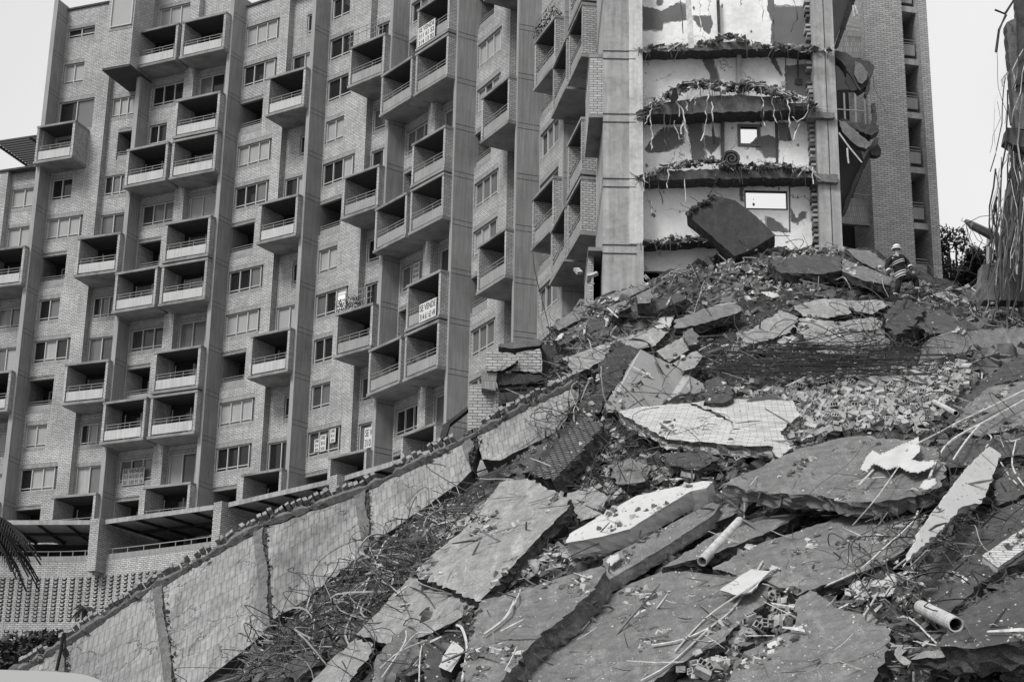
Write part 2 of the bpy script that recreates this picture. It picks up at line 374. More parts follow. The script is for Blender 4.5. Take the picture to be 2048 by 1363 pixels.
def bayQ(i,ks,roof,Lp=None,Rp=None,boxkind='panel',pr=1.07,roofR=None):
    L=np.linalg.norm(G[i+1]-G[i]); v=G[i+1]-G[i]; ang=math.degrees(math.atan2(-v[1],v[0]))
    gf=Fr(G[i],ang); fr=Fr(gf.O-gf.n*pr,ang); u1=L-.3; up=2.62; uq=3.3
    mb=MB(); wR=-.15
    for k in ks:
        z0=BZ(k); z1=BZ(k+1); st=R.choice(PSTY)
        a=(Lp or {}).get(k,{0:'box',2:'wide',1:'loggia'}[k%3])
        if ':' in a: a,st=a.split(':')
        h=None
        if a=='wide': h=(.1,2.5,z0+.95,z0+2.3)
        elif a=='two': h=(.1,1.4,z0+.95,z0+2.3)
        elif a=='tall': h=(.1,2.45,z0+.4,z0+2.4)
        elif a=='loggia': h=(.05,1.7,z0+.66,z0+2.5)
        wall_hole(mb,fr,0,up,0,z0,z1,h)
        if a=='loggia': loggia(fr,mb,h[0],h[1],0,h[2],h[3])
        elif a=='box': balcony(fr,-.12,2.82,-.0,pr+.5,k,boxkind)
        elif h: window(fr,h[0]+.01,h[1]-.01,-.08,h[2]+.01,h[3]-.01,2 if a=='two' else 3,st,transom=.17)
        b=(Rp or {}).get(k,{0:'box',1:'box',2:'slider'}[k%3]); st=R.choice(['gd','bb','gg','cm','cb'])
        if ':' in b: b,st=b.split(':')
        h=None
        if b=='slider': h=(uq+.1,uq+1.9,z0+.28,z0+2.35)
        wall_hole(mb,fr,uq,u1,wR,z0,z1,h)
        if b=='box': balcony(fr,uq-.2,u1+.1,wR,pr+.47,k,boxkind)
        elif h: window(fr,h[0]+.01,h[1]-.01,wR-.06,h[2]+.01,h[3]-.01,2,st,name='sliding_door',transom=0)
    zt=BZ(ks[-1]+1); rr=roofR or roof
    if roof>zt: fr.box(mb,0,up,-.2,0,zt,roof)
    if rr>zt: fr.box(mb,uq,u1,wR-.2,wR,zt,rr)
    fr.box(mb,up,uq,-.5,.32,BZ(ks[0]),max(rr,zt))
    mb.build('wall',['brick','rowlock'],bld)
    return fr
def fin(i,z0,z1,depth=2.6,w=.3):
    v=G[min(i+1,len(G)-1)]-G[i] if i+1<len(G) else G[i]-G[i-1]
    ang=math.degrees(math.atan2(-v[1],v[0])); fr=Fr(G[i],ang)
    mb=MB(); fr.box(mb,-w,0,-depth,0,z0,z1,0)
    k=-6
    while BZ(k)+.27<z1:
        if BZ(k)>z0:
            for zz in (BZ(k),BZ(k)+.27): 
                fr.box(mb,-w-.006,.006,-depth,.006,zz-.012,zz+.012,2)
        k+=1
    fr.box(mb,-w+.004,-.004,.001,.02,z0+.01,z1-.01,1)  # thin lighter plate paints the brighter lit front of the fin
    return mb.build('concrete_fin',['fin','fin_front_lit','concrete_dark'],bld)
# bays from left to right
K=list(range(-3,12))
bayP(0,range(-3,7),BZ(7)+.75,A={},B={3:'two:gg',0:'two:cc',6:'two:bb'})
bayP(1,range(-3,11),BZ(11)+.95,A={10:'high:dd',9:'two:bb',8:'slider:dg',7:'box',6:'two:dd',5:'wide:bbb',3:'two:dg',2:'wide:dcd',0:'two:cc',-1:'wide:dcc'},
     B={10:'none',9:'none',8:'wide:cbbc',7:'loggia',6:'wide:dggg',5:'slider:gm',3:'wide:dggg',2:'slider:gm',0:'wide:dbbb',-1:'slider:cg'})
bayQ(2,range(-3,11),BZ(12),Lp={10:'tall:bbb',7:'two:dd',8:'wide:ddd',5:'wide:mgg',2:'wide:mmm',-1:'wide:gdg'},Rp={10:'none',9:'box',8:'slider:gd',5:'slider:bc',2:'slider:gg',-1:'slider:bm'},roofR=BZ(10)+1.25)
bayP(3,range(-3,10),BZ(10)+1.1,A={9:'wide:bbc',8:'wide:ddb',6:'wide:ccc',5:'wide:ddg',3:'wide:ddg',2:'wide:bbb',0:'wide:ccc',-1:'wide:ddd'},B={9:'narrow',8:'slider:db',5:'slider:db',2:'slider:bb',-1:'slider:dd'})
bayP(4,range(-3,10),BZ(10),A={9:'two:dd',8:'mid:dd',7:'mid:dd',6:'two:cc',5:'wide:ddc',3:'two:cc',2:'wide:gdw',1:'two:dd',0:'two:mg',-1:'wide:mgm'},
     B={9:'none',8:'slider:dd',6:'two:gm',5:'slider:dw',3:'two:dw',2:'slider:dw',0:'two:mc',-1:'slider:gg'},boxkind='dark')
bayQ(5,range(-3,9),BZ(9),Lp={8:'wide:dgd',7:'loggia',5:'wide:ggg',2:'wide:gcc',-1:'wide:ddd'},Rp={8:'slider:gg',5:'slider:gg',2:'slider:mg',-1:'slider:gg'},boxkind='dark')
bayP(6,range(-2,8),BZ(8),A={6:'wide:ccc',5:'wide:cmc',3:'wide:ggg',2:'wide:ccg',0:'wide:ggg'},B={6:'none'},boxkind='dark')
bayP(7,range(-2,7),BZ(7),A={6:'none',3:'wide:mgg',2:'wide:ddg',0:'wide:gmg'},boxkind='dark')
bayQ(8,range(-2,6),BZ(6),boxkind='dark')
tops=[BZ(7)+.9,BZ(11)+1.2,BZ(12),BZ(10)+1.6]+[BZ(10)]*6
for i in range(9): fin(i,14,tops[i])
# storey slabs that close the body behind the facade
mb=MB()
bk=[]
for i in range(10):
    v=G[min(i+1,9)]-G[max(i-1,0)]; v=v/np.linalg.norm(v); n=np.array([-(-v[1]),-v[0]]); bk.append(G[i]-np.array([v[1],-v[0]])*2.4 if False else G[i]+np.array([-v[1],v[0]])*2.8)
for i in range(9):
    tz={0:BZ(7),1:BZ(11),2:BZ(10)+.6,3:BZ(10)}.get(i,BZ(7) if i<8 else BZ(6))
    mb.box8([(*bk[i],14),(*bk[i+1],14),(*(bk[i+1]+[.2,.3]),14),(*(bk[i]+[.2,.3]),14),(*bk[i],tz),(*bk[i+1],tz),(*(bk[i+1]+[.2,.3]),tz),(*(bk[i]+[.2,.3]),tz)])
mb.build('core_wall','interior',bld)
# brick volume hanging over the top of the second bay
v=G[2]-G[1]; fr=Fr(G[1],math.degrees(math.atan2(-v[1],v[0]))); L=np.linalg.norm(v)
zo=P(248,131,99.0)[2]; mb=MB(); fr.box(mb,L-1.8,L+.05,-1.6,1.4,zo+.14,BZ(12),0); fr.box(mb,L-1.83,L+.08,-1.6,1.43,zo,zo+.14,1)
zw=P(230,47,99.0)[2]; fr.box(mb,L-1.65,L-.05,1.402,1.42,zw-.2,zw,2)
mb.build('oriel',['brick','soffit','rowlock'],bld)
window(fr,L-1.55,L-.05,1.52,zw+.02,BZ(12)-.1,1,'b',name='oriel_window',transom=0)
# roof parapet caps
for i,(u0,u1,z,w) in {1:(0,6.3,BZ(11)+.95,-1.0),3:(0,6.2,BZ(10)+1.1,-1.0),0:(0,6.3,BZ(7)+.75,-1.0)}.items():
    v=G[i+1]-G[i]; fr=Fr(G[i],math.degrees(math.atan2(-v[1],v[0]))); mb=MB(); fr.box(mb,u0,u1,-3.0,w,z,z+.12); mb.build('roof_edge','concrete_dark',bld)
# terrace railings above boxes
def terr(i,k,u0,u1,w,plant=0):
    v=G[i+1]-G[i]; fr=Fr(G[i],math.degrees(math.atan2(-v[1],v[0])))
    r=railing(fr,u0,u1,w,BZ(k)+.12,bld,hs=(.35,.7,1.0),post=5)
    for q in range(plant): leaf_ball(fr.p(u0+.4+q*.9,w-.15,BZ(k)+.55),.4,110,r,'potted_plant','leaf')
terr(4,8,3.2,6.0,.35,0); terr(4,2,3.2,6.0,.35,2); terr(7,5,3.2,6.0,.35,3)
# roof trellis left
v=G[1]-G[0]; fr=Fr(G[0],20); mb=MB()
for j in range(16): fr.box(mb,3.1,6.1,-4.6+j*.3,-4.48+j*.3,BZ(7)+2.25,BZ(7)+2.35)
fr.box(mb,3.05,3.17,-4.8,.2,BZ(7)+2.13,BZ(7)+2.24); fr.box(mb,5.6,5.72,-4.8,.2,BZ(7)+2.13,BZ(7)+2.24)
for w in (-4.6,-2.6): fr.box(mb,5.6,5.7,w,w+.1,BZ(7)+.8,BZ(7)+2.13)
mb.build('roof_trellis','frame_dark',bld)
# ---------------------------------------------------------------- torn end of the building
YC=62.
def X(px,py,Y): return P(px,py,Y)[0]
x0=X(1205,680,YC); x1=X(1287,480,YC); xw=X(1259,480,YC)
mb=MB(); mb.box(x0,x1,YC,67.3,14,52,0)
mb.build('end_column','column',bld)
mb=MB(); mb.box(xw,x1-.002,YC-.02,YC-.001,26.55,52); mb.build('plaster_coat','plaster_dirty',bld)
mb=MB()
for k in range(-3,8):
    for zz in (BZ(k)-.13,BZ(k)+.2): mb.box(x0-.01,xw+.25,YC-.028,YC+.0,zz-.014,zz+.014); mb.box(x0-.01,x0-.001,YC,67,zz-.014,zz+.014)
mb.build('pour_joint','concrete_dark',bld)
# boxes on the flank between the last fin and the end column
def flank(z0,z1,brk):
    mb=MB(); mb.box(x0-.52,x0-.001,YC-.0,YC+3.6,z0,z0+.14,1); mb.box(x0-.52,x0-.001,YC,YC+3.6,z1-.14,z1,1); 
    if not brk: mb.box(x0-.5,x0-.001,YC+.02,YC+3.6,z0+.14,z1-.14,0)
    else: mb.box(x0-.5,x0-.3,YC+.6,YC+3.6,z0+.14,z1-.14,0); mb.box(x0-.3,x0-.001,YC+3,YC+3.6,z0+.14,z1-.14,2)
    return mb.build('flank_balcony',['brick_pale','slab_edge','dark'],bld)
flank(BZ(1)+.05,BZ(2)+.05,False); flank(BZ(-2)+.4,BZ(-1)+.1,True)
# party wall with its holes
YW=62.75; xr0=X(1641,480,YC); xr1=X(1685,480,YC); xs0=X(1619,480,YC)
def zz(py,Y=YW,px=1450): return P(px,py,Y)[2]
mb=MB()
wx=lambda px,py=300:X(px,py,YW)
h1=(wx(1481,270),wx(1515,270),zz(287),zz(254)); h2=(wx(1490,400),wx(1574,400),zz(417),zz(381))
def rect(a,b,c,d): mb.box(a,b,YW,YW+.18,c,d)
zb,zt=25.8,52; xa,xb=x1-.3,xr0+.05
rect(xa,h2[0],zb,h1[2]-.6); rect(h2[1],xb,zb,h1[2]-.6); rect(h2[0],h2[1],zb,h2[2]); rect(h2[0],h2[1],h2[3],h1[2]-.6)
zm=h1[2]-.6
rect(xa,h1[0],zm,zt); rect(h1[1],xb,zm,zt); rect(h1[0],h1[1],zm,h1[2]); rect(h1[0],h1[1],h1[3],zt)
mb.build('party_wall','plaster',bld)
def frame_px(h,t,d,mt,name):
    m=MB(); a,b,c,e=h
    for (q0,q1,r0,r1) in ((a-t,b+t,e,e+t),(a-t,b+t,c-t,c),(a-t,a,c,e),(b,b+t,c,e)): m.box(q0,q1,YW-d,YW+.1,r0,r1)
    return m.build(name,mt,bld)
frame_px(h1,.11,.05,'plaster_grey','window_frame'); frame_px((h2[0]+.03,h2[1]-.03,h2[2]+.03,h2[3]-.03),.045,.02,'frame_dark','window_frame')
def plate(name,poly,Y,t,mats,parent=None,ms=None,build=True,jit=0):
    pts=[]
    n=len(poly)
    for i,(a,b) in enumerate(poly):
        pts.append(P(a,b,Y))
        if jit:
            q=poly[(i+1)%n]; l=math.hypot(q[0]-a,q[1]-b); m=int(l/jit[0])
            for j in range(1,m): 
                f=j/m; pts.append(P(a+(q[0]-a)*f+R.uniform(-1,1)*jit[1],b+(q[1]-b)*f+R.uniform(-1,1)*jit[1],Y))
    m=MB(); m.prism(pts,(0,t,0),0,ms)
    return m.build(name,mats,parent)
def z3(*p): return [(a/2.662+1150,b/2.662) for a,b in p]
# bare patches where the plaster came off
pat=[z3((360,30),(460,60),(545,15),(595,30),(590,105),(470,120),(465,158),(360,155)),
 z3((635,85),(725,85),(733,125),(710,180),(690,165),(680,140),(665,140),(635,110)),
 z3((1025,0),(1057,0),(1057,225),(1042,228),(1048,110),(1025,60)),
 z3((1057,38),(1235,35),(1240,232),(1057,230)),
 z3((435,0),(465,0),(460,25),(440,30)),
 z3((672,298),(725,300),(752,370),(768,440),(720,440),(720,390),(690,350)),
 z3((1033,292),(1060,298),(1100,385),(1095,400),(1055,345)),
 z3((1125,350),(1250,345),(1250,520),(1125,480)),
 z3((375,790),(415,740),(470,680),(560,690),(575,760),(500,800),(410,815)),
 z3((595,630),(670,630),(695,860),(625,855)),
 z3((690,720),(770,735),(770,770),(725,820),(700,790)),
 z3((960,740),(1030,718),(1075,740),(1078,835),(1010,838),(990,800),(935,770)),
 z3((1085,650),(1135,655),(1138,745),(1085,748)),
 z3((878,980),(895,985),(895,1070),(880,1070)),
 z3((1020,1150),(1060,1165),(1135,1235),(1022,1225)),
 z3((1152,1110),(1180,1160),(1205,1125),(1230,1130),(1225,1160),(1180,1185),(1152,1175))]
for p in pat:      # halo of half-loose plaster round each bare patch
    cx=sum(a for a,b in p)/len(p); cy=sum(b for a,b in p)/len(p)
    plate('scuffed_plaster',[(cx+(a-cx)*R.uniform(1.04,1.22)+R.uniform(-1.5,1.5),cy+(b-cy)*R.uniform(1.02,1.16)+R.uniform(-1.5,1.5)) for a,b in p],YW-.006,.005,['column'],bld,jit=(4,1.8))
for p in pat: plate('bare_patch',p,YW-.012,.011,['plaster_grey'],bld,jit=(3.5,1.7))
for _ in range(70):
    cx,cy=R.uniform(365,1230),R.uniform(10,1240); a=R.uniform(2,11); pp_=[(cx+math.cos(t)*a*R.uniform(.3,1),cy+math.sin(t)*a*R.uniform(.5,1.6)) for t in (0,.9,1.8,2.7,3.6,4.5,5.4)]
    plate('peeled_spot',z3(*pp_),YW-.008,.006,[R.choice(['plaster_grey','column','concrete'])],bld)
plate('wall_post',z3((863,220),(887,218),(888,485),(864,485)),YW-.25,.2,['column'],bld)
plate('wall_post',z3((777,545),(795,545),(797,885),(779,885)),YW-.25,.2,['concrete_dark'],bld)
plate('wall_post',z3((754,0),(770,0),(776,190),(762,190)),YW-.2,.1,['broken'],bld)
# white lines between wall panels
for p in (z3((1120,286),(1124,286),(1124,520),(1120,520)),z3((1140,980),(1146,980),(1146,1235),(1140,1235)),z3((1064,640),(1082,640),(1082,862),(1070,862))):
    plate('panel_joint',p,YW-.02,.018,['concrete_dark'],bld)
# right column with its broken brick edge
mb=MB(); mb.box(xr0,xr1,YC,YC+.9,14,52); 
for q in (xr0+.42,): mb.box(q,q+.03,YC-.012,YC,24,52,1)
mb.build('end_column',['column','concrete_dark'],bld)
z=25.5
while z<52:
    if R.random()<.8:
        mb=MB(); mb.box(xr0-.17+R.uniform(-.05,.03),xr0-.005,YC+.35+R.uniform(-.08,.05),YW-.01,z,z+.11); mb.build('edge_brick',R.choice(['column','brick_pale','broken_pale']),bld)
    z+=.2
# broken floor slabs of the torn end
def rough_slab(name,poly,Y,t,seed):
    q=plate(name,poly,Y,t,['concrete','broken'],bld,ms=1,jit=(7,2.0)); return q
def rs(pts,drop): return [(x,y) for x,y in z3(*pts)]
rough_slab('floor_slab',z3((330,262),(380,248),(620,240),(860,215),(920,232),(1000,243),(1230,234),(1300,248),(1363,268),(1350,282),(1100,262),(900,264),(430,272),(350,280)),62.05,.69,1)
rough_slab('floor_slab',z3((330,595),(400,565),(560,535),(700,510),(900,505),(1100,520),(1270,562),(1275,590),(1100,588),(900,596),(600,604),(350,612)),61.85,.89,2)
rough_slab('floor_slab',z3((320,935),(450,912),(700,900),(900,902),(1100,895),(1270,908),(1290,935),(1280,948),(900,948),(600,955),(350,960),(322,955)),61.95,.79,3)
rough_slab('floor_slab',z3((325,1290),(450,1278),(640,1268),(760,1272),(762,1282),(560,1292),(340,1300)),62.05,.69,4)
plate('floor_slab',z3((1240,590),(1380,600),(1383,625),(1240,628)),61.8,.5,['concrete','broken'],bld,jit=(6,1.5))
plate('floor_slab',z3((1270,925),(1400,930),(1402,970),(1290,965)),61.8,.5,['concrete','broken'],bld,jit=(6,1.5))
# room behind the lowest opening
mb=MB(); mb.box(x1-.5,xb+1,66,66.2,18,26.1); mb.box(x1-.5,xb,62.9,66,25.95,26.1); mb.box(X(1377,500,64.5),X(1400,500,64.5),64.5,64.7,22,25.9,1); mb.build('lower_room',['plaster_grey','dark'],bld)
# back part seen to the right of the torn end
plate('rear_shade_plate',[(1655,-30),(1735,-30),(1765,520),(1670,520)],74.5,.3,['dark'],bld)  # flat dark plate painted in place of the shaded depth behind
plate('rear_parapet',[(1660,58),(1728,64),(1731,118),(1662,110)],72.6,.2,['rowlock'],bld)
plate('rear_parapet',[(1678,394),(1748,400),(1751,452),(1680,446)],72.6,.2,['rowlock'],bld)
for i,(x,y0,y1) in enumerate(((1688,183,240),(1710,183,244),(1729,190,248))):
    plate('window_post',[(x-1.5,y0),(x+1.5,y0),(x+4,y1),(x+1,y1)],72.4,.06,['frame'],bld)
plate('window_post',[(1674,217),(1732,221),(1732,223),(1674,219)],72.38,.05,['frame'],bld)
plate('rear_rail',[(1683,50),(1722,55),(1722,56.5),(1683,51.5)],72.3,.04,['rail'],bld)
plate('rear_rail',[(1706,386),(1740,390),(1740,391.5),(1706,387.5)],72.3,.04,['rail'],bld)
plate('soffit',[(1660,0),(1703,-5),(1669,88),(1662,92)],66,.3,['plaster_grey'],bld)
plate('soffit',[(1703,-8),(1714,-8),(1680,85),(1669,93)],65.9,.45,['concrete_dark'],bld)
plate('soffit',[(1672,130),(1690,128),(1712,178),(1674,180)],66,.3,['plaster_grey'],bld)
# rear wing: brick pier, recess with railings, narrow pier
p0=P(1749,490,72.2); fr=Fr(p0,-12)
mb=MB(); fr.box(mb,0,1.83,-2,0,14,56)
fr.box(mb,2.62,3.0,-2,0,14,56); fr.box(mb,3.0,3.02,-5,0,14,56)
mb.build('rear_pier','brick_pale',bld)
mb=MB(); fr.box(mb,1.83,2.62,-1.9,-1.7,14,56); mb.build('recess_wall','dark',bld)  # back of the recess coloured near-black in place of its shade
for k in range(-2,9):
    z=P(1818,438,72.5)[2]+2.6*(k)+.0
    mb=MB(); fr.box(mb,1.832,2.618,-1.2,-.25,z-.28,z); mb.build('recess_ledge','column',bld)
    mb=MB(); fr.box(mb,1.84,2.5,-.4,-.35,z+.22,z+.75); fr.box(mb,1.84,2.55,-.4,-.37,z+.83,z+.86); fr.box(mb,1.84,2.55,-.4,-.37,z+.98,z+1.01)
    mb.build('railing','panel_dark',bld)
# ---------------------------------------------------------------- signs
def frame_of(i,pr): 
    v=G[i+1]-G[i]; L=np.linalg.norm(v); g=Fr(G[i],math.degrees(math.atan2(-v[1],v[0]))); return Fr(g.O-g.n*pr,math.degrees(math.atan2(-v[1],v[0]))),L
def sign(label,fr,u0,u1,z0,z1,w,lines,inkfrac=.1,board='paper',ink='ink'):
    mb=MB(); fr.box(mb,u0,u1,w-.01,w,z0,z1); o=mb.build('for_sale_sign',board); tag(o,label,'sign')
    n=len(lines); hh=(z1-z0)/n; 
    for j,l in enumerate(lines):
        t=z1-hh*j
        text_obj('lettering',[l],fr,u0+.07,u1-.07,t-hh*.86,t-hh*.16,w+.002,ink,o)
    return o
f,L=frame_of(5,1.07)
sign('white SE VENDE banner tied to the railing of a high balcony',f,3.35,4.9,BZ(7)+.35,BZ(7)+1.45,1.62,['SE VENDE','311 61 52','314 13 82'])
sign('white SE VENDE banner on a balcony panel halfway up the middle column',f,4.4,5.85,BZ(1)+.35,BZ(1)+1.3,1.62,['SE VENDE','314 61 63 49'])
f2,_=frame_of(2,1.07); sign('large dark SE VENDE lettering with two phone numbers in a lower left window',f2,.45,1.95,BZ(-1)+.78,BZ(-1)+1.75,.06,['SE VENDE','313 410 83 69','301 530 91 56'],board='blind')
f3,_=frame_of(4,1.12); sign('tall sale poster cut by the fin inside a sliding window',f3,3.95,5.3,BZ(-1)+.9,BZ(-1)+2.0,-.42,['SE VENDE','310 34 42'])
for (a,b,c,d,l) in ((.55,.95,1.2,1.9,'small white sale notice taped left in the window of the fourth bay'),(1.0,1.45,1.15,2.05,'white sale notice taped in the middle of the window of the fourth bay'),(1.75,2.15,1.5,2.25,'white sale notice taped high at the right of the same window')):
    sign(l,f3,a,b,BZ(-1)+c,BZ(-1)+d,-.05,['SE VENDE','304 31 62','310 34 42'])
sign('narrow white notice with lines of text inside a window left of the pier',f,1.15,1.75,BZ(2)+1.1,BZ(2)+2.2,-.06,['SE VENDE','310 34 42','304 12 83','311 61 52'])
# ================================================================== TERRACE below the building
ter=thing('terrace_wall','curved brick terrace wall with rows of projecting bricks, below the tower','wall',(-20,96,14))
def offp(i,o):
    v=G[min(i+1,9)]-G[max(i-1,0)]; v=v/np.linalg.norm(v); return G[i]+np.array([v[1],-v[0]])*o if True else 0
# outward normal of the facade is (-sin,-cos): rotate the tangent
def outn(i):
    v=G[min(i+1,9)]-G[max(i-1,0)]; v=v/np.linalg.norm(v); return np.array([v[1],-v[0]])
zt=P(200,1109,95.)[2]
def at_z(px,py,z): d=ray(px,py); return (CAM+d*((z-1.6)/d[2]))[:2]
T=[at_z(x,y,zt) for x,y in ((-170,1108),(0,1111),(105,1112),(205,1108),(330,1094),(455,1077),(570,1055),(690,1028),(815,995),(940,958))]
def seg(mb,a,b,z0,z1,t,mi=0):
    v=b-a; L=np.linalg.norm(v); fr=Fr(a,math.degrees(math.atan2(-v[1],v[0]))); fr.box(mb,0,L,-t,0,z0,z1,mi); return fr,L
# smooth the polyline
TP=[]
for i in range(len(T)-1):
    for j in range(4):
        t=j/4; p_=[T[max(i-1,0)],T[i],T[i+1],T[min(i+2,len(T)-1)]]
        TP.append(.5*((2*p_[1])+(-p_[0]+p_[2])*t+(2*p_[0]-5*p_[1]+4*p_[2]-p_[3])*t*t+(-p_[0]+3*p_[1]-3*p_[2]+p_[3])*t**3))
TP.append(T[-1])
mb=MB(); pb=MB(); mr=MB(); acc=0.
for a,b in zip(TP,TP[1:]):
    fr,L=seg(mb,a,b,12,zt-.3,.3,0); fr.box(mb,0,L,-.3,0,zt-.3,zt,1)
    fr.box(mr,0,L,-.2,-.16,zt+.28,zt+.32)
    fr.box(mr,L*.5,L*.5+.04,-.2,-.16,zt,zt+.28)
    us=[]; 
    while acc<L: us.append(acc); acc+=.47
    acc-=L
    for u in us:
        for r in range(26):
            if r in (12,13): continue
            z=zt-1.25-r*.195
            if z<15: continue
            fr.box(pb,u,u+.13,0,.07,z,z+.08,0); fr.box(pb,u-.07,u-.01,.001,.012,z+.0,z+.1,1); fr.box(pb,u+.14,u+.2,.001,.012,z,z+.1,1); fr.box(pb,u-.05,u+.18,.001,.01,z-.05,z-.005,1)  # dark strips beside and below each brick paint its shadow
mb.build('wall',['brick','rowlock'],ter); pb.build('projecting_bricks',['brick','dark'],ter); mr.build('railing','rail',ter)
# brick piers on the terrace
for j,i in enumerate((3,5,7)):
    a=T[i]; v=T[i+1]-T[i]; ang=math.degrees(math.atan2(-v[1],v[0])); fr=Fr(a,ang)
    mb=MB(); fr.box(mb,-.35,.25,-5,.75,zt-1.0,zt+1.75); fr.box(mb,-.2,.1,.2,.45,zt-1.15,zt-1.0)
    mb.build('pier','brick',ter)
for j,(a_,b_) in enumerate(((0,3),(3,5),(5,7),(7,9))):
    a=T[a_]; v=T[b_]-T[a_]; L=np.linalg.norm(v); ang=math.degrees(math.atan2(-v[1],v[0])); fr=Fr(a,ang)
    pg=thing('pergola',['terrace canopy at far left over the dark terrace, behind palm leaves','terrace canopy between the two left brick piers, grey panels underneath','terrace canopy right of the second brick pier above the fallen wall','terrace canopy farthest right, nearly hidden by the fallen wall'][j],'canopy',(*a,zt+1.5))
    u0,u1=(.1 if j==0 else .35),L-.4
    mb=MB(); fr.box(mb,u0,u1,-4.6,.3,zt+1.66,zt+1.72,0); mb.build('roof_panel','panel',pg)
    mb=MB(); n=4 if j else 6
    for q in range(n+1): fr.box(mb,u0+.02+q*(u1-u0-.12)/n,u0+.08+q*(u1-u0-.12)/n,-4.6,.25,zt+1.52,zt+1.658)
    fr.box(mb,u0,u1,-2.3,-2.2,zt+1.5,zt+1.657)
    fr.box(mb,u0,u1,.301,.38,zt+1.5,zt+1.74,1); mb.build('beam',['frame_dark','column'],pg)
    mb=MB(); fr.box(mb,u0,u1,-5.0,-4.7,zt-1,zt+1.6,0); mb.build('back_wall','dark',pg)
#MOUND
# ================================================================== GROUND AND MOUND
mb=MB(); mb.add([(-3000,-200,0),(3000,-200,0),(3000,5000,0),(-3000,5000,0)],[(0,1,2,3)]); struct(mb.build('ground','ground',keep=True))
CP=[(0,1363,53),(60,1335,56),(140,1300,56),(300,1363,49.8),(400,1363,49.6),(545,1262,49.8),(640,1175,49.9),(740,1095,50.0),(920,970,50.2),(1000,925,50.2),(1115,865,50.3),
(500,1363,46.8),(700,1363,43),(620,1270,47.2),(700,1250,46),(850,1150,46),(900,1050,48),(820,1060,49),(980,1100,43.5),(900,1363,38.5),(1000,1250,40.5),(1050,1020,46),(1000,960,48.6),
(1150,1363,36.5),(1400,1363,35),(1700,1363,32.5),(2048,1363,30),(1150,1200,40),(1400,1200,38),(1700,1200,36),(2048,1200,33),(1200,1060,43.5),(1400,1040,42),(1600,1080,40),(1850,1050,38.5),(2048,1050,36.5),
(1130,930,47.5),(1250,930,46),(1450,950,44),(1700,950,43),(1900,930,41),(2048,900,40),(1200,850,49.3),(1400,850,47),(1600,850,47),(1800,820,47.5),(2000,800,46.5),(1180,750,51.5),(1350,740,51.5),(1550,740,50.5),(1750,740,50.5),(1950,740,50),
(1110,690,54.5),(1250,680,54),(1450,660,54),(1650,650,54.5),(1850,640,54.5),(2048,640,54),(1110,650,57.5),(1200,605,59),(1300,580,59.5),(1450,570,59.5),(1650,570,59),(1800,592,58),(1950,600,58.5),(2048,600,59),
(1290,560,62),(1400,522,62.5),(1500,493,63),(1600,492,63.2),(1690,496,63.5),(1760,525,63.5),(1880,585,64)]
W3=[P(*c) for c in CP]
W3+=[P(x,y,Y)-np.array([0,-4.5,2.2]) for x,y,Y in ((1110,655,58),(1205,600,61),(1500,500,64),(1690,500,64.5),(1880,585,65),(2048,600,61))]
W3+=[P(x,y,Y)-np.array([0,0,dz]) for x,y,Y,dz in ((1000,850,53,2.0),(1080,800,54,1.6),(1050,760,56.5,2.2),(1085,715,58,1.6),(940,880,53,2.0),(1100,670,60.5,1.5))]
W3+=[np.array(p,float) for p in ((-26,53,9),(-26,62,11),(-15,56,9.5),(-8,57,12),(-3,60,14),(1,66,19),(8,76,22),(18,76,22),(24,60,21),(24,45,14),(24,30,4),(-26,40,5),(-14,40,4.5),(-8,34,2.5),(0,29,2),(10,25,1),(-26,78,13),(-12,72,13),(-4,78,16))]
W3=np.array(W3)
def tpsK(a,b):
    r=np.sqrt(((a[:,None,:]-b[None,:,:])**2).sum(-1))+1e-9; return r*r*np.log(r)
xy=W3[:,:2]; n=len(xy); Kk=tpsK(xy,xy)+np.eye(n)*2.0; Pm=np.c_[np.ones(n),xy]; A=np.block([[Kk,Pm],[Pm.T,np.zeros((3,3))]])
sol=np.linalg.solve(A,np.r_[W3[:,2],0,0,0])
GX0,GX1,GY0,GY1,ST=-27.,25.,26.,80.,.2
gx=np.arange(GX0,GX1,ST); gy=np.arange(GY0,GY1,ST); XX,YY=np.meshgrid(gx,gy)
q=np.c_[XX.ravel(),YY.ravel()]; Hs=(tpsK(q,xy)@sol[:n]+sol[n]+q@sol[n+1:]).reshape(XX.shape)
def samp(H,x,y):
    fx=min(max((x-GX0)/ST,0),H.shape[1]-1.001); fy=min(max((y-GY0)/ST,0),H.shape[0]-1.001); i=int(fx); j=int(fy); a=fx-i; b=fy-j
    return (H[j,i]*(1-a)+H[j,i+1]*a)*(1-b)+(H[j+1,i]*(1-a)+H[j+1,i+1]*a)*b
def hit(px,py,H=None,dflt=None):
    H=Hs if H is None else H
    d=ray(px,py); d=d/d[1]; Y=27.; pz=None
    while Y<79:
        p=CAM+d*Y
        if samp(H,p[0],Y)>=p[2]:
            lo,hi=Y-.25,Y
            for _ in range(7):
                m=(lo+hi)/2; p=CAM+d*m
                if samp(H,p[0],m)>=p[2]: hi=m
                else: lo=m
            return CAM+d*hi
        Y+=.25
    return P(px,py,dflt or 60)
Hd=Hs.copy()
for j in range(Hs.shape[0]):
    for i in range(Hs.shape[1]):
        v=Vector((gx[i],gy[j],Hs[j,i]))
        Hd[j,i]+= -.15+.38*noise.fractal(v*.8,1.0,2.1,4)+.16*noise.turbulence(v*2.4,3,True)
mb=MB(); H_,W_=Hs.shape
jx=np.array([[R.uniform(-.08,.08) for _ in gx] for _ in gy])
V=[(gx[i]+jx[j,i],gy[j]+jx[j,-i-1],Hd[j,i]) for j in range(H_) for i in range(W_)]
mb.add(V,[(j*W_+i,j*W_+i+1,(j+1)*W_+i+1,(j+1)*W_+i) for j in range(H_-1) for i in range(W_-1)])
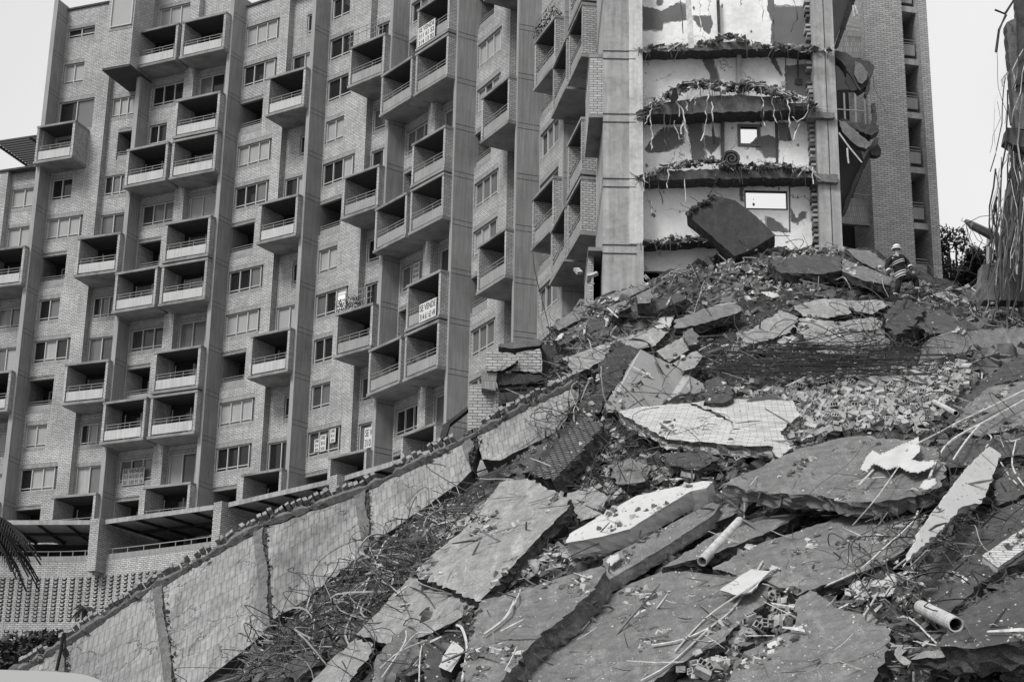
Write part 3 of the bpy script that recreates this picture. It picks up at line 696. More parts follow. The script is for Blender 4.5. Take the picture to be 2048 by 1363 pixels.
mound=struct(mb.build('rubble_slope','rubble',keep=True),'structure')
# hillside under and around the buildings
def hz(x,y): return 3+max(0,min(1,(y-48)/42))*12.5+(y-90)*.03+1.5*noise.noise(Vector((x*.03,y*.03,0)))-max(0,(50-y))*.3
mb=MB(); hx=np.arange(-140,141,6.); hy=np.arange(40,231,5.)
mb.add([(x,y,max(-.5,hz(x,y)-3.0*(abs(x)<24 and y<70))) for y in hy for x in hx],[(j*len(hx)+i,j*len(hx)+i+1,(j+1)*len(hx)+i+1,(j+1)*len(hx)+i) for j in range(len(hy)-1) for i in range(len(hx)-1)])
struct(mb.build('hillside','ground',keep=True))
# ---------------------------------------------------------------- slabs
def nplane(tilt,az):
    t=math.radians(tilt); a=math.radians(az); return np.array([math.sin(t)*math.sin(a),-math.sin(t)*math.cos(a),math.cos(t)])
def fit(poly):
    c=np.mean(poly,0); pts=[hit(x,y) for x,y in poly]+[hit(*c)]+[hit(*((np.array(p)+c)/2)) for p in poly]
    p=np.array(pts); m=p.mean(0); A=np.c_[p[:,0]-m[0],p[:,1]-m[1],np.ones(len(p))]; s=np.linalg.lstsq(A,p[:,2]-m[2],rcond=None)[0]
    nn=np.array([-s[0],-s[1],1]); nn/=np.linalg.norm(nn)
    v=(CAM-m); v/=np.linalg.norm(v)
    tgt=.30                         # keep the face turned at least this much to the viewer side of the hill
    k=0
    while np.dot(nn,v)<tgt and k<20: nn=nn+np.array([v[0],v[1],0])*.08; nn/=np.linalg.norm(nn); k+=1
    return m,nn
def rotm():
    return Matrix.Rotation(R.uniform(0,6.28),3,'Z')@Matrix.Rotation(R.gauss(0,.6),3,'X')@Matrix.Rotation(R.gauss(0,.6),3,'Y')
def frag(mb,p,s,flat=.5):
    e=[R.uniform(.5,1)*s,R.uniform(.4,.9)*s,R.uniform(.2,.6)*s*flat*2]; r=rotm()
    vs=[]
    for sx,sy,sz in ((-1,-1,-1),(1,-1,-1),(1,1,-1),(-1,1,-1),(-1,-1,1),(1,-1,1),(1,1,1),(-1,1,1)):
        q=r@Vector((sx*e[0]*R.uniform(.55,1),sy*e[1]*R.uniform(.55,1),sz*e[2]*R.uniform(.5,1))); vs.append((p[0]+q.x,p[1]+q.y,p[2]+q.z))
    mb.box8(vs)
SL=[]; SLP=[]; EDG=[]
def slab(label,poly,th=.3,mt='concrete',side='broken',proud=.3,tilt=None,az=0,Y=None,jit=.05,name='concrete_slab',cat='slab',step=.13,group=None,under=None):
    poly=[(float(a),float(b)) for a,b in poly]
    if tilt is None:
        m,nn=fit(poly)
        if Y: c=np.mean(poly,0); m=P(c[0],c[1],Y)
    else:
        c=np.mean(poly,0); nn=nplane(tilt,az); m=hit(*c) if Y is None else P(c[0],c[1],Y)
    m=m+nn*proud
    base=[on_plane(x,y,m,nn) for x,y in poly]
    # orientation
    cr=np.zeros(3)
    for a,b in zip(base,base[1:]+base[:1]): cr+=np.cross(a,b)
    if np.dot(cr,nn)<0: base=base[::-1]
    ring=[]; e1=np.cross(nn,[0,0,1.]); e1/=np.linalg.norm(e1); e2=np.cross(nn,e1)
    cen=np.mean(base,0)
    for a,b in zip(base,base[1:]+base[:1]):
        L=np.linalg.norm(b-a); k=max(1,int(L/step)); ring.append(a)
        for j in range(1,k):
            p=a+(b-a)*j/k; w=noise.noise(Vector(p)*1.3)*jit*1.0+noise.noise(Vector(p)*5)*jit*.9
            ring.append(p+e1*(R.uniform(-jit,jit)+w)+e2*(R.uniform(-jit,jit)+w*.5))
    n=len(ring); mb=MB()
    lay=[ring]; outs=[]
    for p in ring: o=p-cen; o/=max(1e-6,np.linalg.norm(o)); outs.append(o)
    for f in (.18,.5,.8,1.0):
        lay.append([p-nn*th*f+o*(R.uniform(-1,.7)*jit*1.3-(.02 if f<.9 else .04))+np.array([R.uniform(-1,1) for _ in range(3)])*jit*.5 for p,o in zip(ring,outs)])
    vs=[p for l in lay for p in l]; mb.add(vs,[tuple(range(n))],0)
    for l in range(4):
        for i in range(n): j=(i+1)%n; mb.f.append((l*n+i,(l+1)*n+i,(l+1)*n+j,l*n+j)); mb.m.append(1 if (l<2 or side!='broken_pale') else 2)
    mb.f.append(tuple(4*n+i for i in range(n-1,-1,-1))); mb.m.append(1)
    o=mb.build(name,[mt,side,mt]); tag(o,label,cat,group)
    if name=='concrete_slab' and th>=.3:
        for q in range(5):
            k=R.randrange(n); p0=ring[k]-nn*th*R.uniform(.3,.7); od=outs[k]; 
            if od[1]>.3: continue
            a1=p0+od*.25+np.array([R.gauss(0,.08),R.gauss(0,.05),R.gauss(0,.08)]); a2=a1+od*R.uniform(.1,.35)+np.array([R.gauss(0,.2),R.gauss(0,.1),R.gauss(-.08,.2)])
            mr_=MB(); mr_.tube([p0-od*.1,a1,(a1+a2)/2+np.array([0,0,R.gauss(0,.05)]),a2],.012,4); mr_.build('exposed_rod','steel',o)
    SL.append((o,m,nn)); SLP.append((poly,m,nn)); EDG.append(tilt is None); return o,m,nn
def A4(o,s,*p): return [(a/s+o[0],b/s+o[1]) for a,b in p]
# lower and centre
slab('largest flat slab filling the bottom centre of the heap, smooth grey with faint scratches',[(1130,1262),(1200,1200),(1263,1165),(1334,1138),(1413,1148),(1475,1152),(1540,1172),(1535,1200),(1490,1236),(1440,1285),(1340,1335),(1285,1385),(1040,1380),(1060,1310)],.35,proud=.22)
slab('long slab with a thick broken lower edge, left of the largest flat slab',[(958,1206),(966,1199),(1045,1181),(1139,1148),(1203,1131),(1213,1140),(1178,1190),(1139,1225),(1086,1262),(1056,1296),(1000,1363),(960,1385),(918,1380),(925,1339)],.5,proud=.75,side='broken_pale')
slab('broad slab with a pale streak down its middle, just below the fallen wall',[(1000,964),(1056,956),(1139,997),(1135,1016),(1050,1105),(958,1202),(925,1186),(876,1170),(827,1146),(861,1112),(951,1039)],.3,proud=.6,mt='concrete_pale')
slab('streaked slab directly under the lower edge of the broad pale-streaked slab',[(714,1266),(823,1150),(876,1180),(955,1208),(932,1230),(898,1247),(793,1296),(744,1277)],.28,proud=.25,mt='concrete_pale')
slab('pale rounded slab leaning on the foot of the fallen wall near its middle',[(900,1032),(905,960),(925,935),(960,918),(1010,926),(1024,955),(960,1002),(935,1040)],.25,proud=.25,mt='concrete_pale')
slab('cracked slab at the bottom right of centre with a rough right edge',[(1593,1200),(1622,1178),(1675,1215),(1746,1230),(1784,1257),(1769,1305),(1746,1375),(1440,1378),(1488,1302),(1582,1262)],.4,proud=.45,mt='concrete')
slab('wide slab with one long curved crack under the overhanging slab',[(1425,1134),(1525,1084),(1690,1030),(1860,1010),(1830,1085),(1765,1129),(1641,1170),(1595,1190),(1540,1165),(1475,1154)],.3,proud=.3)
slab('overhanging slab with thick torn front edge jutting over the wide cracked slab',[(1447,968),(1500,942),(1548,919),(1600,896),(1662,880),(1724,872),(1800,880),(1878,897),(1892,935),(1878,975),(1848,988),(1761,1003),(1701,1003),(1611,988),(1536,982),(1480,975)],.36,proud=1.0,side='broken_pale',jit=.07)
slab('white painted thick slab lying tilted at the centre, brightest face in the heap',[(1274,990),(1405,961),(1426,962),(1413,975),(1383,981),(1320,1018),(1259,1057),(1195,1074),(1132,1085),(1139,1067),(1187,1039)],.42,mt='white',side='white',proud=.8,jit=.018)
slab('long grey beam lying beneath the white painted slab',[(1205,1118),(1270,1085),(1425,1003),(1440,1008),(1425,1030),(1330,1092),(1215,1160)],.3,proud=.45,side='concrete_pale',name='concrete_beam',cat='beam',jit=.02)
slab('slab wedged between the white slab and the overhanging slab',[(1366,1062),(1420,1020),(1473,1012),(1479,1024),(1440,1040),(1413,1054)],.25,proud=.3)
slab('low ramp-like slab piece above the white pipe',[(1323,1134),(1380,1100),(1435,1065),(1526,1039),(1600,1030),(1529,1066),(1443,1100),(1400,1115)],.22,proud=.35)
slab('grey slab end showing beside the rubble left of the white slab',[(1135,985),(1185,972),(1212,990),(1205,1028),(1160,1042),(1140,1016)],.25,proud=.2,mt='concrete_pale')
# tile faced slabs
slab('brick-faced wall sheet lying flat below the striped wall fragment',[(1236,822),(1290,812),(1375,806),(1430,828),(1490,856),(1545,892),(1500,892),(1420,884),(1338,878),(1300,860)],.3,mt='tile',side='broken_pale',proud=.6,name='wall_fragment',cat='wall piece')
slab('brick-faced wall sheet partly buried by loose bricks, right of the other sheet',[(1379,806),(1430,796),(1585,800),(1602,830),(1560,862),(1585,895),(1560,915),(1500,868),(1440,826)],.25,mt='tile',side='broken_pale',proud=.35,name='wall_fragment',cat='wall piece')
# painted fragment with stripes
st,m14,n14=slab('big smooth grey wall fragment with two pale stripes standing at the centre of the heap',[(1280,698),(1338,726),(1409,768),(1407,797),(1330,812),(1215,824),(1208,812),(1238,765)],.3,mt='painted',side='broken',tilt=62,az=18,Y=49.3,proud=0,jit=.02,name='wall_fragment',cat='wall piece')
for p in (A4((1150,600),4.543,(1000,668),(1050,690),(885,945),(815,945)),A4((1150,600),4.543,(560,500),(600,455),(410,800),(360,860))):
    mb=MB(); mb.prism([on_plane(x,y,m14+n14*.006,n14) for x,y in p],-n14*.005); o=mb.build('stripe','white',st)
slab('dark jagged broken edge of a beam standing left of the striped fragment',[(1240,680),(1262,690),(1280,700),(1238,765),(1205,812),(1180,860),(1130,920),(1080,950),(1060,940),(1110,880),(1160,830),(1195,760),(1205,720)],.5,mt='broken',side='broken',proud=.5,Y=50.1,tilt=52,az=10,jit=.13,name='concrete_beam',cat='beam')
slab('dark toppled brick pier with visible courses below the jagged beam',[(1062,948),(1115,885),(1168,832),(1206,850),(1160,905),(1105,962)],.5,mt='brick_dark',side='broken',proud=.7,jit=.07,name='toppled_pier',cat='pier')
slab('dark concrete boulder at the right tip of the striped fragment',[(1412,760),(1440,752),(1462,790),(1455,802),(1420,806),(1405,790)],.7,mt='broken',side='broken',proud=.5,jit=.1,name='concrete_chunk',cat='chunk')
# top of heap
slab('dark slab tipped on edge against the white party wall atop the heap',[(1372,428),(1404,404),(1430,391),(1470,400),(1512,432),(1551,470),(1500,500),(1470,512)],.8,mt='tipped',side='broken',tilt=80,az=-8,Y=61.1,proud=0,jit=.012)
slab('thick dark slab end in the upper heap, left of the firefighter',[(1536,520),(1600,510),(1680,512),(1684,540),(1640,548),(1560,545)],.45,mt='concrete_dark',side='broken',proud=.6,jit=.06)
slab('long slab sloping down to the right beside the firefighter',[(1683,518),(1724,530),(1784,556),(1781,571),(1724,560),(1683,541)],.3,mt='concrete',side='broken',proud=.55,jit=.03)
slab('pale cracked slab in the upper middle of the heap, widest of its layer',[(1585,612),(1640,598),(1684,598),(1703,625),(1655,636),(1605,632)],.15,mt='concrete_pale',proud=.25)
slab('pale cracked slab under a tangle of branches left of the dark boulder',[(1620,660),(1664,645),(1745,634),(1782,648),(1781,690),(1725,709),(1650,710),(1615,695)],.2,mt='concrete_pale',proud=.25)
slab('small pale slab between two cracks in the upper middle',[(1600,636),(1668,642),(1626,679),(1608,676),(1594,660)],.2,mt='concrete_pale',proud=.22)
slab('pale slab right of the widest cracked slab, under the firefighter',[(1683,600),(1760,600),(1780,610),(1745,628),(1708,620)],.15,mt='concrete_pale',proud=.25)
slab('pale slab leaning left above the rod bundle',[(1484,669),(1563,620),(1597,635),(1582,664),(1511,686),(1480,695)],.22,mt='concrete_pale',proud=.3)
slab('long grey slab in the upper left of the heap beside the white sheet',[(1349,640),(1400,620),(1458,602),(1481,613),(1477,624),(1430,640),(1390,651),(1349,656)],.3,proud=.45)
slab('long thin slab edge crowning the left shoulder of the heap',[(1102,652),(1150,618),(1205,594),(1290,566),(1300,574),(1215,612),(1118,660)],.35,proud=.55,side='broken',jit=.04)
slab('dark layered slab right under the crowning slab on the left shoulder',[(1105,676),(1160,645),(1260,612),(1360,584),(1375,596),(1290,632),(1190,660),(1120,690)],.35,mt='concrete_dark',proud=.35,jit=.06)
slab('grey concrete block sticking out of the dark left shoulder',[(1273,590),(1300,577),(1307,592),(1300,605),(1275,607)],.4,mt='concrete',proud=.65,jit=.03,name='concrete_chunk',cat='chunk')
slab('pale board-like slab between the left shoulder and the striped fragment',[(1125,716),(1200,690),(1308,654),(1338,663),(1312,690),(1240,705),(1150,748)],.2,mt='concrete_pale',proud=.4)
slab('short pale beam behind the striped fragment',[(1312,702),(1383,664),(1398,682),(1390,692),(1338,724)],.3,mt='concrete_pale',side='concrete_dark',proud=.6,jit=.02,name='concrete_beam',cat='beam')
slab('second short beam below the short pale beam',[(1345,726),(1392,700),(1405,712),(1390,735),(1365,742)],.3,mt='concrete_pale',side='concrete_dark',proud=.5,jit=.02,name='concrete_beam',cat='beam')
slab('grey lump of concrete at the far end of the short pale beam',[(1365,664),(1386,655),(1400,672),(1394,688),(1376,690)],.4,mt='broken_pale',proud=.75,jit=.05,name='concrete_chunk',cat='chunk')
slab('large rectangular slab standing upright at the right edge of the heap',[(1863,675),(1900,662),(2060,653),(2060,712),(1990,745),(1912,730),(1838,722),(1845,690)],.4,mt='concrete',side='broken',proud=.1,tilt=66,az=-4,Y=51.6,jit=.04)
slab('big dark boulder in front of the firefighter boots',[(1775,625),(1790,602),(1812,597),(1848,620),(1835,640),(1812,665),(1785,668),(1772,648)],.9,mt='broken',side='broken',proud=.9,jit=.12,name='concrete_chunk',cat='chunk')
slab('dark flat slab leaning behind the big boulder on the right',[(1845,620),(1880,618),(1935,655),(1930,662),(1860,668),(1830,650)],.3,mt='concrete_dark',proud=.6)
slab('smooth slab at the right edge above the long white strips',[(1905,852),(1930,815),(1975,775),(2060,758),(2060,850),(1960,872)],.5,mt='concrete',side='broken',proud=.7)
slab('dark curved slab lip hanging over the loose bricks at the right',[(1890,842),(1925,800),(1985,745),(2060,700),(2060,752),(1990,768),(1930,818),(1905,850)],.5,mt='broken',side='broken',proud=.95,jit=.08)
slab('narrow slab between the smooth right slab and the curtain-like sheet',[(1870,905),(1905,872),(1985,880),(2060,870),(2060,905),(1960,925),(1900,935)],.3,mt='concrete_dark',proud=.4)
# right side
slab('long white painted slab standing on edge near the right side',[(1979,892),(2002,908),(1985,955),(1964,1005),(1925,1012),(1880,1060),(1822,1112),(1852,1043),(1895,985),(1930,940)],.28,mt='white',side='white',proud=1.0,jit=.03,tilt=52,az=35)
slab('dark deeply cracked slope slab at the right edge',[(2060,990),(2060,1112),(1960,1162),(1900,1228),(1842,1192),(1872,1110),(1950,1040)],.4,mt='concrete_dark',proud=.25)
slab('dark rough slab in the bottom right corner',[(2060,1135),(2000,1180),(1930,1219),(1885,1272),(1880,1292),(1949,1296),(2010,1285),(2060,1278)],.5,mt='concrete_dark',proud=.7)
slab('white tiled panel with dark joints at the right edge',[(1964,1110),(2024,1069),(2060,1050),(2060,1090),(1996,1134)],.2,mt='tile',side='white',proud=.75,tilt=45,az=0,jit=.01,name='tiled_panel',cat='panel')
slab('small pale slab near the bottom right between dark debris',[(1821,1318),(1850,1300),(1919,1298),(1900,1310)],.2,mt='concrete_pale',proud=.5)
slab('thin pale slab leaning beside the bottom right pale slab',[(1776,1282),(1790,1288),(1822,1322),(1815,1335),(1795,1318)],.12,mt='concrete_pale',proud=.6)
# left bottom
slab('pale streaked slab strip at the bottom left below the wires',[(612,1375),(660,1320),(712,1276),(738,1282),(748,1296),(690,1375)],.2,mt='concrete_pale',proud=.35)
slab('dark thin panel leaning at the bottom, left of the white block',[(742,1375),(750,1320),(775,1285),(818,1250),(836,1262),(850,1375)],.12,mt='concrete',proud=.7,tilt=60,az=12)
slab('second dark panel leaning right beside the first at the bottom',[(852,1375),(846,1290),(862,1262),(885,1290),(895,1375)],.12,mt='concrete_dark',proud=.75,tilt=60,az=-15)
slab('bright white block with a dark back at the bottom centre-left',[(906,1281),(928,1298),(917,1320),(902,1343),(877,1332),(890,1305)],.35,mt='white',side='broken',proud=.9,tilt=55,az=-10,jit=.015,name='white_block',cat='block')
slab('pale thin board leaning on rubble in the lower middle',[(1439,1179),(1470,1158),(1503,1137),(1541,1141),(1522,1160),(1503,1182),(1473,1189)],.05,mt='cloth',side='cloth',proud=.45,jit=.02,name='board',cat='board')
slab('upper left grey sheet of debris under the broken balcony',[(1210,618),(1250,600),(1262,612),(1225,632)],.2,mt='concrete',proud=.5)
tipm=MB()
for _ in range(90):
    t=R.random(); x=1374+56*t; y=427-36*t+R.gauss(0,3); frag(tipm,P(x,y,61.15+R.uniform(0,.5)),R.choice([.03,.05,.08,.12]))
for o_ in list(bpy.data.objects):
    if str(o_.get('label','')).startswith('dark slab tipped'): struct(tipm.build('broken_edge','broken',o_),'stuff')
# a few more buried pieces (each reads on its own)
extra=[('dark slab corner below the overhanging slab at its left',[(1480,1045),(1530,1030),(1600,1028),(1560,1050),(1490,1066)],'concrete_dark'),
('grey slab piece between the brick-faced sheet and the overhanging slab',[(1330,905),(1400,900),(1440,915),(1395,940),(1340,930)],'concrete_dark'),
('flat slab showing among loose bricks left of the brick-faced sheet',[(1215,930),(1262,915),(1300,930),(1290,962),(1235,968)],'concrete'),
('dark slab edge between rods and loose bricks',[(1492,800),(1540,786),(1568,796),(1560,812),(1505,815)],'concrete_dark'),
('grey slab behind the firefighter toward the brick pier',[(1690,497),(1740,500),(1785,540),(1770,548),(1720,522)],'concrete'),
('thin grey slab among litter in the upper right',[(1862,588),(1890,580),(1915,592),(1895,602)],'concrete_pale'),
('rough slab at the right above the cracked slope slab',[(1990,960),(2060,940),(2060,985),(1995,1010)],'concrete_dark'),
('broken slab piece below the streaked slab at lower left',[(560,1340),(600,1305),(650,1290),(640,1320),(590,1363)],'concrete_dark'),
('grey slab in shadow right of the fallen wall foot',[(1045,905),(1100,880),(1120,900),(1080,935),(1045,945)],'concrete_dark')]
for l,p,mm in extra: slab(l,p,.25,mt=mm,proud=.35,jit=.06)
# ---------------------------------------------------------------- fallen wall
fw=thing('fallen_wall','long fallen concrete wall in panels lying diagonally across the lower left, bricks along its top','wall',(-8,50.5,9))
pa,pb_,pc=P(140,1290,52.2),P(1150,780,50.9),P(740,1085,49.9)
nf=np.cross(pb_-pa,pc-pa); nf/=np.linalg.norm(nf)
if np.dot(nf,CAM-pa)<0: nf=-nf
def fp(x,y,off=0): return on_plane(x,y,pa+nf*off,nf)
panels=[[(122,1292),(70,1322),(35,1345),(50,1380),(112,1380)],[(132,1282),(308,1176),(322,1260),(350,1380),(120,1380)],[(326,1172),(512,1066),(522,1130),(533,1262),(470,1312),(385,1380),(356,1380),(340,1290)],
[(532,1058),(712,984),(722,1030),(731,1085),(728,1106),(600,1206),(546,1238),(540,1150)],[(738,974),(928,884),(936,910),(943,941),(920,964),(742,1088),(741,1030)],
[(955,872),(1050,815),(1140,770),(1160,790),(1118,860),(1000,920),(964,918)]]
plab=['leftmost','second','third','fourth','fifth']
for k,p in enumerate(panels):
    pts=[]; 
    for i,(a,b) in enumerate(p):
        c=p[(i+1)%len(p)]; n_=max(1,int(math.hypot(c[0]-a,c[1]-b)/9))
        for j in range(n_): 
            f=j/n_; s=1.3 if j else 0
            pts.append(fp(a+(c[0]-a)*f+R.uniform(-s,s),b+(c[1]-b)*f+R.uniform(-s,s)))
    mb=MB(); mb.prism(pts,-nf*.75,0,1); wp=mb.build('wall_panel',['cast_wall','broken'],fw)
    # board lines run along the wall, ribs stand upright
    rn=(pb_-pa)/np.linalg.norm(pb_-pa); hh_=np.cross(nf,[0,0,1.]); hh_/=np.linalg.norm(hh_); up_=np.cross(hh_,nf); up_/=np.linalg.norm(up_); up_=fp(640,1040)-fp(640,1140); up_/=np.linalg.norm(up_)
    Mi=np.linalg.pinv(np.c_[rn,up_]); o_=np.array(wp['_o']); ud=wp.data.uv_layers[0].data
    for lp in wp.data.loops:
        q_=Mi@(np.array(wp.data.vertices[lp.vertex_index].co)+o_-pa); ud[lp.index].uv=(q_[0],q_[1]+.6*nf[1])
# pilasters and torn joints between panels
for p in ([(110,1294),(134,1280),(140,1310),(146,1380),(118,1380),(116,1330)],[(304,1174),(330,1161),(345,1250),(362,1380),(330,1380),(318,1270)],[(506,1063),(537,1049),(545,1140),(550,1240),(526,1262),(520,1150)],[(706,983),(742,969),(748,1040),(750,1085),(726,1100),(718,1030)],[(922,883),(960,867),(968,915),(944,944),(930,910)]):
    tl,tr=p[0],p[1]; br,bl_=p[3],p[4]; N_=int(max(10,(bl_[1]-tl[1])/5)); L1=[];L2=[];L3=[]
    for q in range(N_+1):
        t=q/N_; xl=tl[0]*(1-t)+bl_[0]*t; yl=tl[1]*(1-t)+bl_[1]*t; xr=tr[0]*(1-t)+br[0]*t+3*math.sin(t*7); yr=tr[1]*(1-t)+br[1]*t
        f=.62+.12*math.sin(t*9+tl[0]); L1.append((xl+R.uniform(-1,1),yl)); L2.append((xl+(xr-xl)*f+R.uniform(-1.6,1.6),yl+(yr-yl)*f)); L3.append((xr+R.uniform(-2.2,2.2),yr))
    for (A_,B_,off,mm,nm) in ((L1,L2,.06,'broken_pale','pilaster'),(L2,L3,-.03,'broken','torn_joint')):
        pts=[fp(x,y,off) for x,y in A_]+[fp(x,y,off) for x,y in B_[::-1]]
        mb=MB(); mb.prism(pts,-nf*.3,0,0)
        if nm=='torn_joint':
            for _ in range(60):
                t=R.random(); k=int(t*N_); x=(L2[k][0]+L3[k][0])/2; y=L2[k][1]; c=fp(x+R.uniform(-5,5),y+R.uniform(-5,5),.04); s_=R.uniform(.02,.09)
                vv=[c+np.array([R.uniform(-s_,s_) for _ in range(3)]) for _ in range(4)]; mb.add(vv,[(0,1,2),(0,2,3),(0,3,1),(1,3,2)])
        mb.build(nm,mm,fw)
# bricks in a row along the top
top=[(40,1336),(118,1288),(136,1278),(310,1164),(330,1158),(520,1046),(722,976),(935,872),(1050,808),(1150,762)]
def along(pl,d):
    for a,b in zip(pl,pl[1:]):
        l=math.hypot(b[0]-a[0],b[1]-a[1])
        if d<=l: return a[0]+(b[0]-a[0])*d/l,a[1]+(b[1]-a[1])*d/l
        d-=l
    return None
d=0; nb=0
ledge=[]
while True:
    q=along(top,d)
    if q is None: break
    ledge.append(q)
    if noise.noise(Vector((d*.021,3.3,0)))>-.28 and R.random()<.93 and nb<99:
        q2=along(top,min(d+9.5,1200)) or q
        a=fp(*q,.0)+np.array([0,0,R.uniform(-.04,.05)]); ux=fp(q[0]+9,q[1]-4.6)-fp(*q); ux/=np.linalg.norm(ux); ux+=np.array([R.uniform(-.25,.25) for _ in range(3)])*1.1; ux/=np.linalg.norm(ux)
        up=np.cross(nf,ux); up/=np.linalg.norm(up); up=up if up[2]>0 else -up
        tm=noise.noise(Vector((d*.03,9,0))); w,h,dd=.13*(2 if tm>.3 and R.random()<.5 else 1),R.choice([.1,.14,.17,.2]),.24; o=a-nf*.14+nf*R.uniform(-.03,.08)+np.array([0,0,.10])
        mb=MB(); mb.box8([o,o+ux*w,o+ux*w-nf*-dd,o+nf*dd,o+up*h,o+ux*w+up*h,o+ux*w+nf*dd+up*h,o+nf*dd+up*h][0:1]+[o+ux*w]+[o+ux*w+nf*dd,o+nf*dd,o+up*h,o+ux*w+up*h,o+ux*w+nf*dd+up*h,o+nf*dd+up*h]); mb.build('coping_brick','coping',fw); nb+=1
    d+=11.5+R.uniform(-1,1.5)
mb=MB()
pp=[fp(x,y+5,.04) for x,y in ledge]; mb.tube(pp,[.09+R.uniform(-.06,.10) for _ in pp],5); mb.build('mortar_bed','broken_pale',fw)
mb=MB()
for _ in range(420):
    q=R.choice(ledge); frag(mb,fp(q[0]+R.uniform(-6,6),q[1]+R.gauss(1,4),R.uniform(-.1,.15)),R.choice([.03,.05,.08,.13]))
struct(mb.build('ledge_debris','broken_pale',fw),'stuff')
# ---------------------------------------------------------------- base ruin behind the fallen wall
ru=thing('ruined_base_wall','torn brick base wall with a small pier, standing behind the fallen wall below the tower','wall',P(1000,800,56))
def rp(name,poly,Y,t,mats,jit=None,ms=None): return plate(name,poly,Y,t,mats,ru,ms=ms,jit=jit or 0)
zz5=lambda *p:[(a/4.543+900,b/4.543+600) for a,b in p]
rp('brick_pier',zz5((180,770),(300,760),(430,800),(440,1000),(330,1060),(320,1150),(160,1180)),56,.6,['brick_pale','brick_pale'],jit=(6,.8))
rp('brick_wall',zz5((330,470),(550,480),(600,500),(620,545),(560,590),(470,640),(330,640)),55.5,.4,['brick_pale','broken'],jit=(5,1),ms=1)
rp('brick_stub',zz5((290,640),(430,640),(415,820),(285,800)),55.6,.4,['rowlock','brick'],jit=(6,.8))
rp('ledge',zz5((440,400),(780,350),(840,370),(820,410),(560,440),(440,420)),56.5,.8,['concrete','broken'],jit=(6,.6))
rp('back_wall',zz5((560,440),(840,400),(1100,420),(1100,800),(700,860),(440,960),(430,760),(560,600)),57.2,.3,['concrete_dark','broken'])
rp('hanging_brickwork',zz5((600,480),(820,440),(840,560),(830,660),(560,640)),56.0,.25,['brick','broken'],jit=(6,1.2),ms=1)
rp('broken_lintel',zz5((420,650),(830,680),(860,730),(640,760),(440,770)),55.7,.5,['broken'],jit=(6,2))
rp('plaster_band',zz5((440,770),(700,760),(700,800),(440,815)),55.9,.3,['concrete_pale'])
rp('post',zz5((410,810),(450,810),(440,980),(395,1000)),55.9,.3,['brick_pale'],jit=(5,.6))
plate('beam_end',zz5((-60,1130),(160,960),(165,990),(0,1120),(-40,1250),(-100,1260)),57,.4,['concrete_dark','broken'],ru)
# ---------------------------------------------------------------- loose bricks
def inpoly(x,y,p):
    c=False; n=len(p)
    for i in range(n):
        a,b=p[i],p[(i+1)%n]
        if (a[1]>y)!=(b[1]>y) and x<(b[0]-a[0])*(y-a[1])/(b[1]-a[1])+a[0]: c=not c
    return c
def rnd(p):
    xs_=[a for a,b in p]; ys_=[b for a,b in p]
    while True:
        x,y=R.uniform(min(xs_),max(xs_)),R.uniform(min(ys_),max(ys_))
        if inpoly(x,y,p): return x,y
def brick_mesh(L_,W2,H2,holes,mt):
    mb=MB(); e=.018
    if not holes: mb.box(-L_/2,L_/2,-W2/2,W2/2,0,H2)
    else:   # hollow: outer shell and webs along x
        mb.box(-L_/2,L_/2,-W2/2,W2/2,0,e); mb.box(-L_/2,L_/2,-W2/2,W2/2,H2-e,H2)
        for k in range(holes+1):
            y=-W2/2+(W2-e)*k/holes; mb.box(-L_/2,L_/2,y,y+e,e+.0005,H2-e-.0005)
        mb.box(-.01,.01,-W2/2+e,W2/2-e,e,H2-e)
    return mb
BM=[brick_mesh(.32,.15,.12,0,0),brick_mesh(.32,.17,.13,2,0),brick_mesh(.34,.22,.12,3,0),brick_mesh(.22,.14,.11,0,0),brick_mesh(.18,.16,.12,2,0)]
protos=[]
def rotm():
    return Matrix.Rotation(R.uniform(0,6.28),3,'Z')@Matrix.Rotation(R.gauss(0,.6),3,'X')@Matrix.Rotation(R.gauss(0,.6),3,'Y')
ZA=[(1420,790),(1470,770),(1560,790),(1640,760),(1760,745),(1900,735),(1960,745),(1945,770),(1900,830),(1880,860),(1840,872),(1740,862),(1640,882),(1560,905),(1500,920),(1470,900),(1560,860),(1600,810),(1500,800)]
ZA2=[(1580,815),(1700,770),(1940,745),(1900,800),(1850,850),(1740,858),(1600,890),(1550,915),(1530,900),(1570,860)]
ZB=[(1480,1228),(1530,1195),(1590,1200),(1585,1240),(1480,1300),(1440,1363),(1310,1363),(1340,1320),(1420,1290)]
ZC=[(1150,890),(1200,840),(1230,860),(1260,920),(1330,930),(1400,905),(1500,905),(1540,925),(1440,950),(1340,985),(1240,1010),(1180,1000),(1150,960)]
ZD=[(1010,1165),(1060,1120),(1130,1095),(1190,1110),(1120,1140),(1040,1172),(1000,1180)]
ZE=[(880,1080),(950,1035),(1030,960),(1010,1000),(940,1060),(880,1100)]
ZF=[(1380,1125),(1500,1095),(1520,1120),(1440,1145),(1400,1140)]
ZG=[(1440,690),(1540,650),(1600,700),(1540,720),(1460,720)]
ZH=[(1150,540),(1300,560),(1500,500),(1700,500),(1780,540),(1760,600),(1600,610),(1400,640),(1200,640)]
def place_pt(z,H=None):
    x,y=rnd(z); return hit(x,y,Hd),x,y
cnts=[(ZA,95),(ZA2,85),(ZB,42),(ZC,44),(ZD,12),(ZE,8),(ZF,8),(ZG,6)]
first={}
nbr=0
ZL=['in the pile below the rod bundle','in the dense pile at the right','in the strip of debris at the bottom centre','between the brick-faced sheet and the white slab','in the heap below the broad slab','in debris beside the fallen wall','around the foot of the white round pipe','left of the rod bundle under the pale slabs']
BL=['solid pale brick lying loose','hollow brick with two open cells lying','wide hollow brick with three open cells','short solid brick lying','small broken hollow brick lying']
